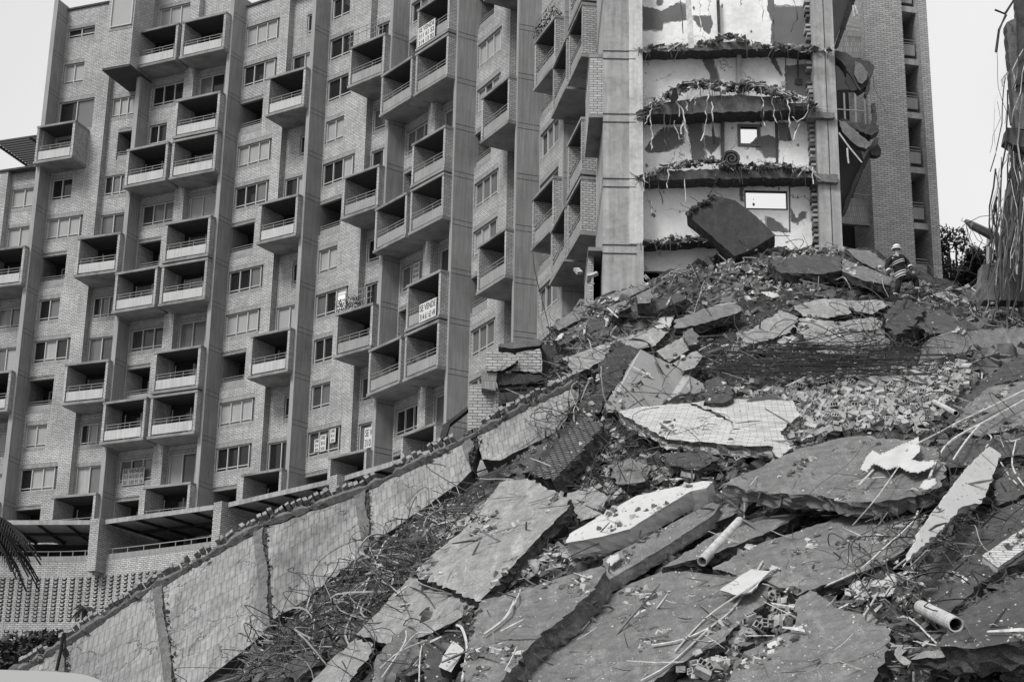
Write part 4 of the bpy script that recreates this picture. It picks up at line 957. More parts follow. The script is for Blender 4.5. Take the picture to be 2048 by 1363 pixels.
for zi,(z,c) in enumerate(cnts):
    for _ in range(c):
        p,x,y=place_pt(z); k=R.choice([0,0,1,1,2,3,4])
        if k not in first:
            o=BM[k].build('brick','loose_brick',origin=(0,0,0)); first[k]=o.data
        else:
            o=bpy.data.objects.new('brick',first[k]); C.objects.link(o)
        o.location=tuple(p+np.array([0,-.05,R.uniform(.05,.2)])); o.rotation_euler=rotm().to_euler(); o['_o']=list(map(float,o.location))
        tag(o,BL[k]+' '+ZL[zi],'brick','loose bricks '+ZL[zi]+', '+['solid','two-cell hollow','three-cell hollow','short solid','small hollow'][k]); nbr+=1
mb=MB()
def addm(src,p,rot,sc=1):
    vs=[]
    for v in src.v: q=rot@(Vector(v)*sc); vs.append((p[0]+q.x,p[1]+q.y,p[2]+q.z))
    mb.add(vs,src.f)
for z,c in ((ZA,520),(ZA2,420),(ZB,90),(ZC,150),(ZD,45),(ZE,40),(ZF,20),(ZG,60),(ZH,50),([(1780,560),(1950,590),(2048,600),(2048,650),(1850,660),(1780,620)],80)):
    for _ in range(c):
        p,x,y=place_pt(z); addm(R.choice(BM),p+np.array([0,0,R.uniform(-.06,.16)]),rotm(),R.uniform(.7,1))
struct(mb.build('brick_rubble','loose_brick',keep=True),'stuff')
# ---------------------------------------------------------------- fragments
ALL=[(480,1363),(545,1262),(740,1095),(920,965),(1120,865),(1100,760),(1110,680),(1110,650),(1205,600),(1290,562),(1400,525),(1500,495),(1690,500),(1780,540),(1880,590),(2048,605),(2048,1363)]
LEFT=[(470,1363),(545,1270),(740,1110),(900,1000),(960,1000),(900,1090),(820,1160),(720,1280),(640,1363)]
TOPZ=[(1110,655),(1205,605),(1290,566),(1400,528),(1500,500),(1690,500),(1780,545),(1880,592),(2048,610),(2048,660),(1850,660),(1700,600),(1500,600),(1300,680),(1100,720)]
mb=MB()
for _ in range(4200): p,x,y=place_pt(ALL); frag(mb,p,R.choice([.02,.03,.04]))
for _ in range(3200): p,x,y=place_pt(ALL); frag(mb,p,R.choice([.05,.07,.1,.1,.15,.22]))
for _ in range(1200): p,x,y=place_pt(LEFT); frag(mb,p,R.choice([.05,.08,.12,.2,.3]))
for _ in range(1500): p,x,y=place_pt(TOPZ); frag(mb,p,R.choice([.05,.08,.12,.2,.3]))
for _ in range(3600):   # the heap goes on past the edges of the photograph
    y=R.uniform(30,68); x=R.choice([R.uniform(.26*y,24.5),R.uniform(.26*y,24.5),R.uniform(-24,-.2*y)]); p=np.array([x,y,samp(Hd,x,y)]); frag(mb,p,R.choice([.08,.12,.2,.3,.5]),R.choice([.2,.5]))
struct(mb.build('rubble_fragments','chip',keep=True),'stuff')
mb=MB()
def place_S(x,y):
    p=hit(x,y,Hd); d=ray(x,y); t0=p[1]/d[1]
    for poly,m,nn in SLP:
        if inpoly(x,y,poly):
            t=np.dot(m-CAM,nn)/np.dot(d,nn)
            if 0<t<t0: t0=t
    return CAM+d*t0
for (poly,m,nn),eg in zip(SLP,EDG):
    if not eg: continue
    for a,b in zip(poly,poly[1:]+poly[:1]):
        if max(a[1],b[1])>1365: continue
        L_=math.hypot(b[0]-a[0],b[1]-a[1])
        for _ in range(int(L_/5)):
            t=R.random(); x=a[0]+(b[0]-a[0])*t+R.gauss(0,6); y=a[1]+(b[1]-a[1])*t+abs(R.gauss(0,7)); frag(mb,hit(x,y,Hd),R.choice([.05,.08,.12,.18]))
for _ in range(260): p,x,y=place_pt(ALL); frag(mb,p,R.uniform(.22,.42),.35)
struct(mb.build('broken_chunks','broken_pale',keep=True),'stuff')
mb=MB()
for _ in range(3200):
    x,y=rnd(ALL); frag(mb,place_S(x,y),R.choice([.012,.018,.025,.04]))
struct(mb.build('pebbles','chip_pale',keep=True),'stuff')
mb=MB(); mk=MB()
for _ in range(95):
    cx,cy=rnd(ALL); sx=R.uniform(6,26); an=R.uniform(-.9,.2)
    for _ in range(R.randrange(10,46)):
        u=R.gauss(0,sx); v=R.gauss(0,sx*.28); x=cx+u*math.cos(an)-v*math.sin(an); y=cy+u*math.sin(an)+v*math.cos(an)
        if y>1370 or not inpoly(x,y,ALL): continue
        frag(mb if R.random()<.6 else mk,place_S(x,y),R.choice([.015,.02,.03,.05,.08,.12]))
struct(mb.build('debris_drift','broken_pale',keep=True),'stuff'); struct(mk.build('pale_debris_drift','chip_pale',keep=True),'stuff')
mb=MB()
LIT=[(1400,560),(1480,510),(1600,500),(1700,505),(1700,540),(1600,580),(1500,600),(1420,590)]
for _ in range(420): p,x,y=place_pt(TOPZ); frag(mb,p+np.array([0,0,.06]),R.choice([.04,.06,.09]),.2)
for _ in range(420): p,x,y=place_pt(LIT); frag(mb,p+np.array([0,0,.12]),R.choice([.05,.07,.1,.14]),.2)
for _ in range(420): p,x,y=place_pt(ALL); frag(mb,p+np.array([0,0,.06]),R.choice([.03,.05,.07]),.3)
for z in (ZD,ZE,ZB,ZF,[(1640,1180),(1700,1230),(1800,1240),(1860,1180),(1800,1160)]):
    for _ in range(60): p,x,y=place_pt(z); frag(mb,p+np.array([0,-.1,.15]),R.choice([.05,.08,.12]),.2)
struct(mb.build('litter','chip_pale',keep=True),'stuff')
SZ=[(LEFT,420),(TOPZ,260),([(1780,560),(2048,600),(2048,700),(1850,640)],150),(ZC,110),(ZB,60),([(1640,1180),(1760,1060),(1900,1010),(1950,1010),(1880,1200),(1800,1260)],130),(ZD,30),([(1380,700),(1850,690),(1950,745),(1700,790),(1420,780)],130),([(1900,900),(2048,880),(2048,1040),(1990,1000)],60),([(1800,1230),(2048,1290),(2048,1363),(1780,1363)],60),([(1100,700),(1250,690),(1200,860),(1090,900)],110),(ALL,260)]
m1=MB(); m2=MB()
for z,c in SZ:
    for _ in range(int(c*1.9)):
        x,y=rnd(z); p=place_S(x,y) if z is ALL else hit(x,y,Hd); a=R.uniform(0,6.28); L_=R.choice([.08,.15,.25,.4,.6]); el=R.gauss(.15,.35)
        dv=np.array([math.cos(a)*math.cos(el),math.sin(a)*math.cos(el),math.sin(el)])*L_; w=R.choice([.008,.012,.02,.035]); b=p+np.array([0,-.05,.08])
        (m1 if R.random()<.6 else m2).tube([b-dv,b+np.array([0,0,R.gauss(0,.02)]),b+dv],[w*.6,w,w*.5],3)
struct(m1.build('splinters','wood',keep=True),'stuff'); struct(m2.build('pale_splinters','strip',keep=True),'stuff')
# ---------------------------------------------------------------- wires, rods, strips
def wirepath(x,y,dx,dy,lift,n=11,wob=.35,off=.22):
    a=hit(x,y); b=hit(x+dx,y+dy); L_=np.linalg.norm(b-a)
    if L_>5: b=a+(b-a)*5/L_; L_=5
    c1=np.array([R.gauss(0,wob),R.gauss(0,wob*.5)-.1,R.gauss(0,wob*.6)])*min(1,L_/2); c2=np.array([R.gauss(0,wob),R.gauss(0,wob*.5)-.1,R.gauss(0,wob*.6)])*min(1,L_/2); pts=[]
    for i in range(n):
        t=i/(n-1); p=a*(1-t)+b*t+(c1*(1-t)+c2*t)*math.sin(math.pi*t)*1.6+c1*math.sin(2*math.pi*t)*.5; pts.append(p+np.array([0,-off,off*.9+lift*.6*math.sin(math.pi*t)]))
    return pts
mb=MB()
WZ=[(LEFT,210,(100,70)),([(1380,700),(1600,690),(1850,700),(1900,740),(1700,780),(1420,770)],90,(160,25)),([(1700,640),(1850,600),(1880,690),(1760,730)],60,(70,60)),([(1100,700),(1250,690),(1280,740),(1200,860),(1090,900)],85,(80,80)),
    ([(1780,560),(2048,600),(2048,700),(1850,640)],30,(60,40)),([(1080,880),(1250,860),(1330,960),(1150,1000)],60,(70,60)),([(1780,1050),(1900,1000),(1950,1000),(1850,1200),(1700,1250)],60,(80,80)),([(1240,830),(1300,880),(1500,900),(1400,960),(1250,930)],30,(60,40)),(TOPZ,26,(40,25)),([(1850,880),(2048,860),(2048,1363),(1900,1250),(1850,1100)],55,(50,60))]
for z,c,(ex,ey) in WZ:
    for _ in range(c):
        x,y=rnd(z); mb.tube(wirepath(x,y,R.gauss(0,ex),R.gauss(0,ey),R.uniform(0,.5)),R.choice([.008,.011,.015]),3,0,False)
struct(mb.build('tangled_wire','steel',keep=True),'stuff')
mb=MB()
for _ in range(120):
    x,y=rnd(R.choice([LEFT,LEFT,LEFT,WZ[6][0],WZ[3][0],TOPZ])); mb.tube(wirepath(x,y,R.gauss(0,60),R.gauss(0,45),R.uniform(0,.4)),R.choice([.01,.014,.02,.028]),3,0,False)
struct(mb.build('pale_cable_tangle','steel_pale',keep=True),'stuff')
# straight reinforcing rods in the horizontal bundle
for i in range(46):
    y=722+i*1.4+R.uniform(-3,3); x=1400+R.uniform(-20,200); L=R.uniform(180,430)
    a=hit(x,y+R.uniform(-4,8)); b=hit(min(x+L,1900),y+R.uniform(0,9)); pts=[a*(1-t)+b*t+np.array([0,-.5,.45-.12*math.sin(t*3.1)*R.random()]) for t in (0,.25,.5,.75,1)]
    m=MB(); m.tube(pts,.014,4); tag(m.build('reinforcing_rod','steel'),'rusty straight reinforcing rod in the horizontal bundle above the loose bricks','rod','reinforcing rods in the bundle')
def hitS(px,py,H=None):
    p=hit(px,py,H); d=ray(px,py); t0=(p[1])/d[1]; t0=min(t0,p[1]/d[1])
    for poly,m,nn in SLP:
        if inpoly(px,py,poly):
            t=np.dot(m-CAM,nn)/np.dot(d,nn)
            if 0<t<t0: t0=t
    return CAM+d*t0
def bent(label,pts,r,mt='steel',name='reinforcing_rod',cat='rod',off=.6,n=5,group=None):
    P3=[hitS(x,y) for x,y in pts]; off=off*.25 if off<1.2 else off*.38; r=r*.55; sm=[]
    for i in range(len(P3)-1):
        for j in range(4):
            t=j/4; p_=[P3[max(i-1,0)],P3[i],P3[i+1],P3[min(i+2,len(P3)-1)]]
            sm.append(.5*((2*p_[1])+(-p_[0]+p_[2])*t+(2*p_[0]-5*p_[1]+4*p_[2]-p_[3])*t*t+(-p_[0]+3*p_[1]-3*p_[2]+p_[3])*t**3))
    sm.append(P3[-1]); v=[]
    for p in sm: dn=(CAM-p)/np.linalg.norm(CAM-p); v.append(p+dn*off)
    m=MB(); m.tube(v,r,n); return tag(m.build(name,mt),label,cat,group)
z5=lambda *p:A4((900,600),4.543,*p)
bent('bent rods leaving the jagged beam toward the left, upper one',z5((1010,265),(1200,370),(1440,480)),.018,off=1.5)
bent('bent rod just under the upper one left of the jagged beam',z5((1060,330),(1250,400),(1420,510)),.018,off=1.5)
bent('hooked rod hanging left of the jagged beam',z5((1180,630),(1185,560),(1130,460),(1150,420)),.018,off=1.4)
bent('rod shaped like a bracket left of the jagged beam',z5((1075,640),(1075,520),(1110,510),(1380,545)),.018,off=1.4)
bent('thin pale wire looping low over the fallen wall end',z5((785,1110),(790,980),(850,955),(1050,1000),(1200,1008)),.010,off=1.6,mt='steel')
bent('pale curved wire from the fallen wall end to the striped fragment',z5((1020,950),(1150,945),(1290,870),(1390,865)),.016,off=1.7,mt='steel_pale',name='cable',cat='cable')
for k in range(6):
    bent('curved rod of the bunch drooping over the top corner of the striped fragment',A4((1150,600),4.543,(520-k*6,345+k*3),(640+k*8,370+k*5),(700+k*6,480+k*10),(740+k*14,600+k*14),(760+k*20,660+k*8)),.014,off=2.6,group='drooping rods over the striped fragment')
z8=lambda *p:A4((500,851),2.6615,*p)
for l,p,r in (('flat pale strip bending in an arch over the wires under the fallen wall',z8((560,1000),(680,700),(740,600),(860,560),(960,560)),.05),
 ('long flat pale strip pointing left across the foot of the fallen wall',z8((340,725),(480,770),(620,790),(700,740)),.06),
 ('short flat pale strip above the long one at the foot of the fallen wall',z8((545,620),(620,650),(700,680)),.06),
 ('pale strip curving down to the lower left below the wall',z8((440,960),(560,880),(660,790),(720,700)),.06),
 ('pale strip on the edge of the broad slab',z8((690,830),(800,790),(890,740)),.05),
 ('straight pale strip rising beside the wires at the lower left',z8((610,1010),(640,930),(700,780)),.035),
 ('white forked strip lying on the long slab with the thick edge',z8((1245,1110),(1350,1030),(1400,950),(1410,880)),.055),
 ('second arm of the white forked strip on the long slab',z8((1400,960),(1430,900),(1440,870)),.035),
 ('white tape hanging beside the white block at the bottom',z8((1130,1350),(1155,1180),(1130,1080),(1100,1060)),.06),
 ('wooden lath crossing the leaning panels at the bottom left',z8((690,1290),(800,1200),(940,1140)),.035),
 ('second wooden lath parallel to the first over the leaning panels',z8((700,1340),(820,1160),(830,1090)),.03),
 ('pale lath standing on the second dark panel',z8((900,1363),(905,1230),(915,1170)),.035),
 ('pale lath bending toward the white block',z8((790,1220),(880,1110),(960,1100)),.035)):
    bent(l,p,r,'strip','plastic_strip','strip',off=1.0)
zb5=lambda *p:A4((1150,851),2.662,*p); zb6=lambda *p:A4((1536,851),2.662,*p); z4=lambda *p:A4((1536,450),2.662,*p)
for l,p,r,o in (('longest white strip crossing the bottom centre slab diagonally',zb5((350,1358),(500,1270),(700,1090),(860,950),(1000,720)),.04,.5),
 ('white strip running beside the longest one on the bottom centre slab',zb5((530,1200),(700,1020),(900,880),(1040,790)),.035,.5),
 ('white flat strip at the left end of the strips on the bottom centre slab',zb5((410,1170),(570,1140),(720,1075)),.05,.5),
 ('dark lath crossing the white strips on the bottom centre slab',zb5((665,950),(740,1010),(820,1060)),.04,.6),
 ('white lath lying on the rubble pile near the bottom centre',zb5((1020,945),(1170,970)),.07,.8),
 ('long white cord hanging from the overhanging slab down to the white pipe',zb5((1060,175),(930,320),(905,400),(900,490)),.02,1.7),
 ('thick white curved conduit crossing the right side',z4((1363,880),(1200,960),(1050,1030),(900,1110),(735,1195)),.05,1.6),
 ('second thick white conduit below the first on the right side',z4((1363,930),(1150,1050),(1000,1130),(920,1210),(860,1340)),.055,1.8),
 ('short forked end of the second white conduit',z4((1130,1060),(1060,1140),(985,1250)),.05,1.9),
 ('long white strip draped from the overhanging slab down to the torn white sheet',zb6((870,260),(810,370),(780,500),(620,650),(480,770),(290,860)),.045,1.7),
 ('white strip at the top right of the standing white slab',zb6((1160,115),(1190,60),(1130,20)),.04,1.4),
 ('thin white strip right of the standing white slab, upper',zb6((1240,195),(1280,260),(1325,310)),.035,1.2),
 ('crooked white strip at the right edge near the standing white slab',zb6((1320,80),(1300,210),(1363,320)),.035,1.2),
 ('pale lath leaning across the torn white sheet',zb6((895,595),(760,690),(670,760)),.035,1.3),
 ('pale lath standing below the torn white sheet',zb6((510,1010),(590,880),(650,740)),.035,1.0),
 ('pale rod resting on the overhanging slab and hanging over its edge',zb6((450,530),(580,380),(700,210)),.025,1.8),
 ('short pale strip hanging from the curtain-like sheet',zb6((480,320),(560,235)),.05,1.6),
 ('dark lath between debris at the lower right',zb6((745,875),(820,935),(910,970)),.035,.9),
 ('white strip winding below the short white pipe',zb6((750,1020),(800,1060),(870,1130),(900,1160)),.04,.9),
 ('white post stub at the bottom edge on the right',zb6((775,1363),(775,1260)),.05,.9),
 ('white strip at the bottom edge right of the stub',zb6((1000,1363),(1060,1290),(1130,1245)),.05,.9)):
    bent(l,p,r,'strip' if 'dark' not in l else 'wood','plastic_strip','strip',off=o)
bent('thin dark cable drooping across the overhanging slab',zb6((520,80),(430,200),(230,350),(140,510),(130,620)),.009,'steel','cable','cable',off=1.9)
# pipes
def pipe(label,a,b,r,off=.6,cap=True):
    A_=hitS(*a); B_=hitS(*b); off*=(1. if 'lower centre' in label else .35); A_=A_+(CAM-A_)/np.linalg.norm(CAM-A_)*off; B_=B_+(CAM-B_)/np.linalg.norm(CAM-B_)*off
    m=MB(); n=16; ax=Vector(B_-A_).normalized(); u=ax.orthogonal().normalized(); v=ax.cross(u); vs=[]
    for q,rr in ((A_,r),(B_,r),(B_,r*.82),(A_,r*.82)):
        for k in range(n): t=2*math.pi*k/n; vs.append(Vector(q)+(u*math.cos(t)+v*math.sin(t))*rr)
    fs=[]
    for l in range(4):
        l2=(l+1)%4
        for k in range(n): k2=(k+1)%n; fs.append((l*n+k,l*n+k2,l2*n+k2,l2*n+k))
    m.add(vs,fs); return tag(m.build('pipe','pipe',smooth=False),label,'pipe')
pipe('white round pipe leaning in the lower centre with a square end below',(1404,1122),(1480,1042),.115,.9)
pipe('short thick white pipe in the debris at the lower right',(1842,1213),(1912,1248),.13,1.0)
pipe('dark drain pipe sticking out among the loose bricks at the right',(1868,803),(1912,826),.07,.6)
pipe('thin pale pipe lying across the loose bricks',(1755,765),(1840,788),.045,.6)
# sheets
def sheet(label,poly,off,mt='cloth',wav=.12,name='torn_sheet',cat='sheet'):
    xs_=[a for a,b in poly]; ys_=[b for a,b in poly]; st=2.4; m=MB(); idx={}; vs=[]; fs=[]
    nx=int((max(xs_)-min(xs_))/st)+1; ny=int((max(ys_)-min(ys_))/st)+1
    def vid(i,j):
        if (i,j) not in idx:
            x=min(xs_)+i*st+R.uniform(-.8,.8); y=min(ys_)+j*st+R.uniform(-.8,.8); p=hitS(x,y); dn=(CAM-p)/np.linalg.norm(CAM-p)
            p=p+dn*(off*.35+wav*noise.noise(Vector(p)*1.7)*2+wav*math.sin(x*.12+y*.05)); idx[(i,j)]=len(vs); vs.append(p)
        return idx[(i,j)]
    for j in range(ny):
        for i in range(nx):
            if inpoly(min(xs_)+(i+.5)*st,min(ys_)+(j+.5)*st,poly): fs.append((vid(i,j),vid(i,j+1),vid(i+1,j+1),vid(i+1,j)))
    m.add(vs,fs); o=m.build(name,mt,smooth=True); tag(o,label,cat)
    md=o.modifiers.new('thickness','SOLIDIFY'); md.thickness=.012; return o
sheet('pale rumpled cloth-like sheet draped on top of the overhanging slab',zb6((490,230),(520,170),(560,130),(600,150),(730,90),(800,60),(810,130),(760,180),(830,190),(890,180),(880,215),(800,250),(740,240),(690,215),(640,235),(560,200),(530,245)),1.75,wav=.08)
sheet('bright white torn sheet in the lower right heap',zb6((430,850),(470,820),(560,825),(620,790),(680,785),(690,880),(640,905),(560,910),(480,900)),.95,'white')
sheet('small bright crumpled sheet beside the bright white torn sheet',zb6((610,715),(700,695),(690,730),(640,735)),1.1,'white')
sheet('bright white sheet in the upper left of the heap beside a long slab',A4((1150,350),2.662,(415,795),(440,765),(540,720),(520,770),(505,810),(440,815)),.7,'white',wav=.05)
sheet('white crumpled paper on the edge of the standing white slab',zb6((805,330),(830,290),(890,280),(900,305),(850,340)),2.0,'white')
sheet('white litter patch in the upper middle of the heap',A4((1150,350),2.662,(990,625),(1030,615),(1110,640),(1090,655),(1040,650)),.5,'white')
sheet('torn pale scrap hanging on the left end of the heap',z5((945,380),(1000,300),(1040,300),(1010,350)),1.2,'white')
sheet('thin white torn band hanging from the left shoulder, longer one',z5((1400,140),(1440,140),(1430,260),(1385,375),(1365,370),(1410,250)),1.0,'white',wav=.03)
sheet('thin white torn band hanging from the left shoulder, shorter one',z5((1215,210),(1240,205),(1230,315),(1212,315)),1.0,'white',wav=.03)
sheet('crumpled white scrap under the beam edge left of the white pipe',zb5((165,720),(185,690),(235,680),(235,710),(190,745)),1.0,'white')
# ---------------------------------------------------------------- rubble and strips on the torn floors
def z3r(x,y): return (x/2.662+1150,y/2.662)
FB=[MB(),MB(),MB()]; FS=MB(); FW=MB()
def prof_(c_,x):
    for (a,ya),(b,yb) in zip(c_,c_[1:]):
        if a<=x<=b: return ya+(yb-ya)*(x-a)/(b-a)
    return c_[-1][1]
FLR=[([(320,262),(450,246),(620,242),(720,220),(830,185),(900,205),(930,235),(1363,262)],240,10,61.75),([(330,605),(400,560),(480,500),(570,455),(650,430),(740,440),(850,450),(940,440),(1060,470),(1150,505),(1275,545)],620,34,61.55),
([(330,940),(420,915),(480,880),(620,868),(740,845),(800,880),(950,885),(1060,875),(1270,905)],420,14,61.65),([(330,1290),(640,1262),(760,1275)],110,9,61.75)]
for c_,n_,hh,Yd in FLR:
    for _ in range(n_*2):
        x=R.uniform(c_[0][0],c_[-1][0]); y=prof_(c_,x)+hh*R.random()+R.gauss(0,4)+noise.noise(Vector((x*.03,y if False else 0,hh)))*9; px,py=z3r(x,y)
        frag(R.choice((FB[0],FB[0],FB[1],FB[1],FB[2])),P(px,py,Yd+R.uniform(-.1,.8)),R.choice([.02,.03,.04,.05,.08,.12,.18]),R.choice([.15,.3,.6]))
    for _ in range(n_//4):
        x=R.uniform(c_[0][0],c_[-1][0]); y=prof_(c_,x)+hh*R.random(); a=P(*z3r(x,y),Yd+R.uniform(-.15,.5)); d_=np.array([R.gauss(0,.2),R.gauss(0,.1),R.gauss(0,.12)]); FS.tube([a-d_,a+d_],R.choice([.008,.014,.022]),3)
    for _ in range(n_//12):
        x=R.uniform(c_[0][0],c_[-1][0]); y=prof_(c_,x)+hh*.6; a=P(*z3r(x,y),Yd-R.uniform(.1,.25)); L_=R.uniform(.1,.7); g=R.gauss(0,.15)
        FW.tube([a,a+np.array([g*.5,-.06,-L_*.4]),a+np.array([g,-.02,-L_])],R.choice([.006,.01,.016]),3)
for m_,t_ in zip(FB,('broken','chip','chip_pale')): struct(m_.build('rubble_on_floor',t_,bld),'stuff')
struct(FS.build('splinters_on_floor','chip_pale',bld),'stuff'); struct(FW.build('hanging_wire_fringe','steel',bld),'stuff')
hs=[((412,530),(400,640),(410,730),(405,800)),((478,560),(478,680),(483,805)),((520,560),(510,640),(498,700),(502,790)),((545,545),(555,620)),((565,560),(590,680),(614,790)),((570,640),(566,715)),((595,540),(600,590)),((720,450),(705,540),(690,590),(703,640),(672,750)),
((662,440),(650,490),(612,540)),((728,540),(735,650)),((778,470),(775,540),(800,580)),((985,465),(1000,540),(1000,620),(1010,670)),((1052,530),(1058,600),(1078,655)),((1092,530),(1085,570),(1098,645)),((1125,530),(1142,590),(1140,680)),((1250,560),(1220,620),(1180,652),(1155,620)),
((1190,660),(1150,760),(1105,860)),((495,905),(493,1000)),((440,910),(448,1000),(468,1090)),((585,950),(583,1100)),((745,885),(750,960),(740,1000),(718,1030)),((367,920),(365,1020)),((565,0),(575,180)),((665,0),(668,60),(665,170)),((610,0),(620,260)),((880,0),(882,30)),((1170,0),(1180,100),(1148,170)),((995,0),(1000,120)),
((410,580),(385,640),(372,660)),((525,640),(560,740),(590,735)),((1260,890),(1270,980)),((530,780),(540,850)),((640,520),(637,560)),((400,1070),(412,1130)),((1170,545),(1165,580))]
for i,s in enumerate(hs):
    m=MB(); pts=[P(*z3r(a,b),60.75+R.uniform(-.1,.1)) for a,b in s]; pp=[]
    for a,b in zip(pts,pts[1:]):
        for j in range(4): pp.append(a+(b-a)*j/4+np.array([R.uniform(-.045,.045),R.uniform(-.04,.04),0]))
    pp.append(pts[-1]); m.tube(pp,[R.uniform(.008,.036) for _ in pp] if i!=24 else .12,3)
    if i==24: tag(m.build('hanging_sheet','strip'),'long pale torn sheet hanging over the topmost broken floor','sheet')
    else: tag(m.build('hanging_strip','strip' if R.random()<.8 else 'steel'),'narrow torn strip hanging from a broken floor of the torn tower end','strip','torn strips hanging from the broken floors')
# dark hanging rag, rolled carpet, shovel outline, switch box
for (p,l) in ((((520,470),(540,465),(552,520),(530,545),(508,545)),'dark rag lying on the rubble of the second broken floor'),(((735,650),(750,760),(735,770),(728,690)),'dark rag hanging under the second broken floor, left of the small window'),(((1140,680),(1155,745),(1140,752),(1132,720)),'dark rag hanging under the second broken floor, right of the small window'),(((985,620),(1000,560),(1005,640)),'dark rag scrap on the edge of the second broken floor')):
    o=plate('rag',[z3r(*q) for q in p],60.6,.04,['jacket']); tag(o,l,'rag')
m=MB(); c=P(1463,319,61.6)
for k in range(34):
    a0_=k*.5; r0=.04+.0105*k; a1_=(k+1)*.5; r1=.04+.0105*(k+1); t=.085
    q=[(c[0]+math.cos(a)*r,c[2]+math.sin(a)*r) for a,r in ((a0_,r0),(a1_,r1),(a1_,r1-t),(a0_,r0-t))]
    m.prism([(x,c[1]-.1,z) for x,z in q],(0,1.0,0))
tag(m.build('rolled_carpet','broken'),'rolled dark carpet lying on the third broken floor','carpet')
m=MB(); 
def zp(x,y,Y=YW-.06): return P(*z3r(x,y),Y)
m.prism([zp(1182,320),(zp(1190,320)),zp(1192,420),(zp(1186,420))],(0,.03,0)); m.prism([zp(1172,420),zp(1208,420),zp(1210,448),zp(1190,452),zp(1170,446)],(0,.04,0))
tag(m.build('shovel','steel'),'small dark shovel hanging on the plaster wall near the brick edge','shovel')
m=MB(); m.prism([zp(1099,432),zp(1121,432),zp(1121,459),zp(1099,459)],(0,.05,0)); m.prism([zp(1104,438,YW-.08),zp(1116,438,YW-.08),zp(1116,453,YW-.08),zp(1104,453,YW-.08)],(0,.019,0)); tag(m.build('switch_box','frame'),'small electric box on the plaster wall left of the shovel','box')
m=MB(); m.tube([zp(400,1070,YW-.1),zp(412,1110,YW-.1)],.015); m.box(*[zp(408,1142)[0],zp(418,1142)[0]],YW-.08,YW-.03,zp(408,1145)[2],zp(408,1136)[2]); tag(m.build('wall_socket','plaster_grey'),'tiny grey socket with a wire on the lowest plaster wall','socket')
# hanging broken corner pieces right of the torn end
def pl2(label,poly,Y,t,mats,name='hanging_slab',cat='slab',jit=(5,1.0),ms=1): o=plate(name,poly,Y,t,mats,None,ms=ms,jit=jit); tag(o,label,cat); return o
zR=lambda *p:A4((1640,0),5.242,*p); zR2=lambda *p:A4((1640,260),5.242,*p)
pl2('crumpled concrete lump bent down from the floor right of the torn end, upper one',zR((160,530),(260,545),(340,600),(420,620),(520,640),(572,690),(560,750),(520,820),(500,900),(420,950),(370,880),(300,760),(230,650),(165,600)),62.4,.5,['concrete_dark','broken'])
pl2('grey curled sheet hanging under the upper crumpled lump',zR((370,640),(440,680),(500,760),(490,830),(440,880),(400,860),(360,780)),62.2,.12,['concrete','broken'],'hanging_sheet','sheet')
pl2('torn thin plate hanging left of the upper crumpled lump',zR((290,750),(330,790),(400,920),(380,945),(310,945),(300,910),(260,860)),62.5,.06,['concrete_dark'],'hanging_sheet','sheet')
pl2('narrow dark broken end pointing down under the upper lump',zR((500,850),(530,830),(525,940),(490,1010),(470,980)),62.3,.3,['broken'],'hanging_slab','slab')
pl2('dark broken beam under the second floor right of the torn end',zR((180,1240),(260,1245),(380,1290),(500,1300),(615,1310),(620,1370),(540,1420),(420,1380),(300,1310),(200,1300)),62.3,.5,['broken','broken'],'hanging_beam','beam')
pl2('large pale broken concrete slice hanging below the dark broken beam',[(1677,240),(1690,243),(1700,252),(1740,285),(1742,290),(1732,298),(1712,290),(1700,280),(1684,262)],62.1,.3,['concrete','broken'])
pl2('upright broken stub standing on the dark beam end near the brick pier',zR((545,1080),(580,1080),(600,1220),(590,1300),(520,1310),(560,1220)),62.3,.3,['broken'],'broken_stub','chunk')
pl2('big dark triangular slab hanging in the gap right of the torn end',[(1676,262),(1720,292),(1728,324),(1752,280),(1690,428),(1684,430)],63.4,.2,['soffit','broken'],ms=1)
pl2('sloping edge beam of the big dark triangular slab',[(1748,276),(1758,274),(1757,285),(1742,310),(1722,345),(1704,390),(1694,418),(1685,430),(1690,405),(1712,350),(1735,305)],63.2,.3,['concrete_dark','broken'],'hanging_beam','beam')
pl2('rough lump at the tip of the sloping edge beam',zR2((530,230),(600,130),(640,200),(640,250),(600,268),(540,260)),63.1,.3,['concrete_dark','broken'],'hanging_slab','slab')
for l,a in (('white strip hanging inside the dark triangular slab',(zR2((285,190),(290,280),(300,350)))),('thin cable dangling in front of the brick pier',zR((560,800),(570,930),(640,1060),(712,1215))),('white rod along the edge of the pale concrete slice',zR2((200,30),(300,170),(440,340))),('short white strip hanging at the top of the gap right of the torn end',zR((345,60),(355,175))),('second short white strip at the top of the gap',zR((365,60),(395,150)))):
    m=MB(); m.tube([P(x,y,61.9) for x,y in a],.012 if 'cable' in l else .035,4); tag(m.build('hanging_strip','strip' if 'cable' not in l else 'steel'),l,'strip')
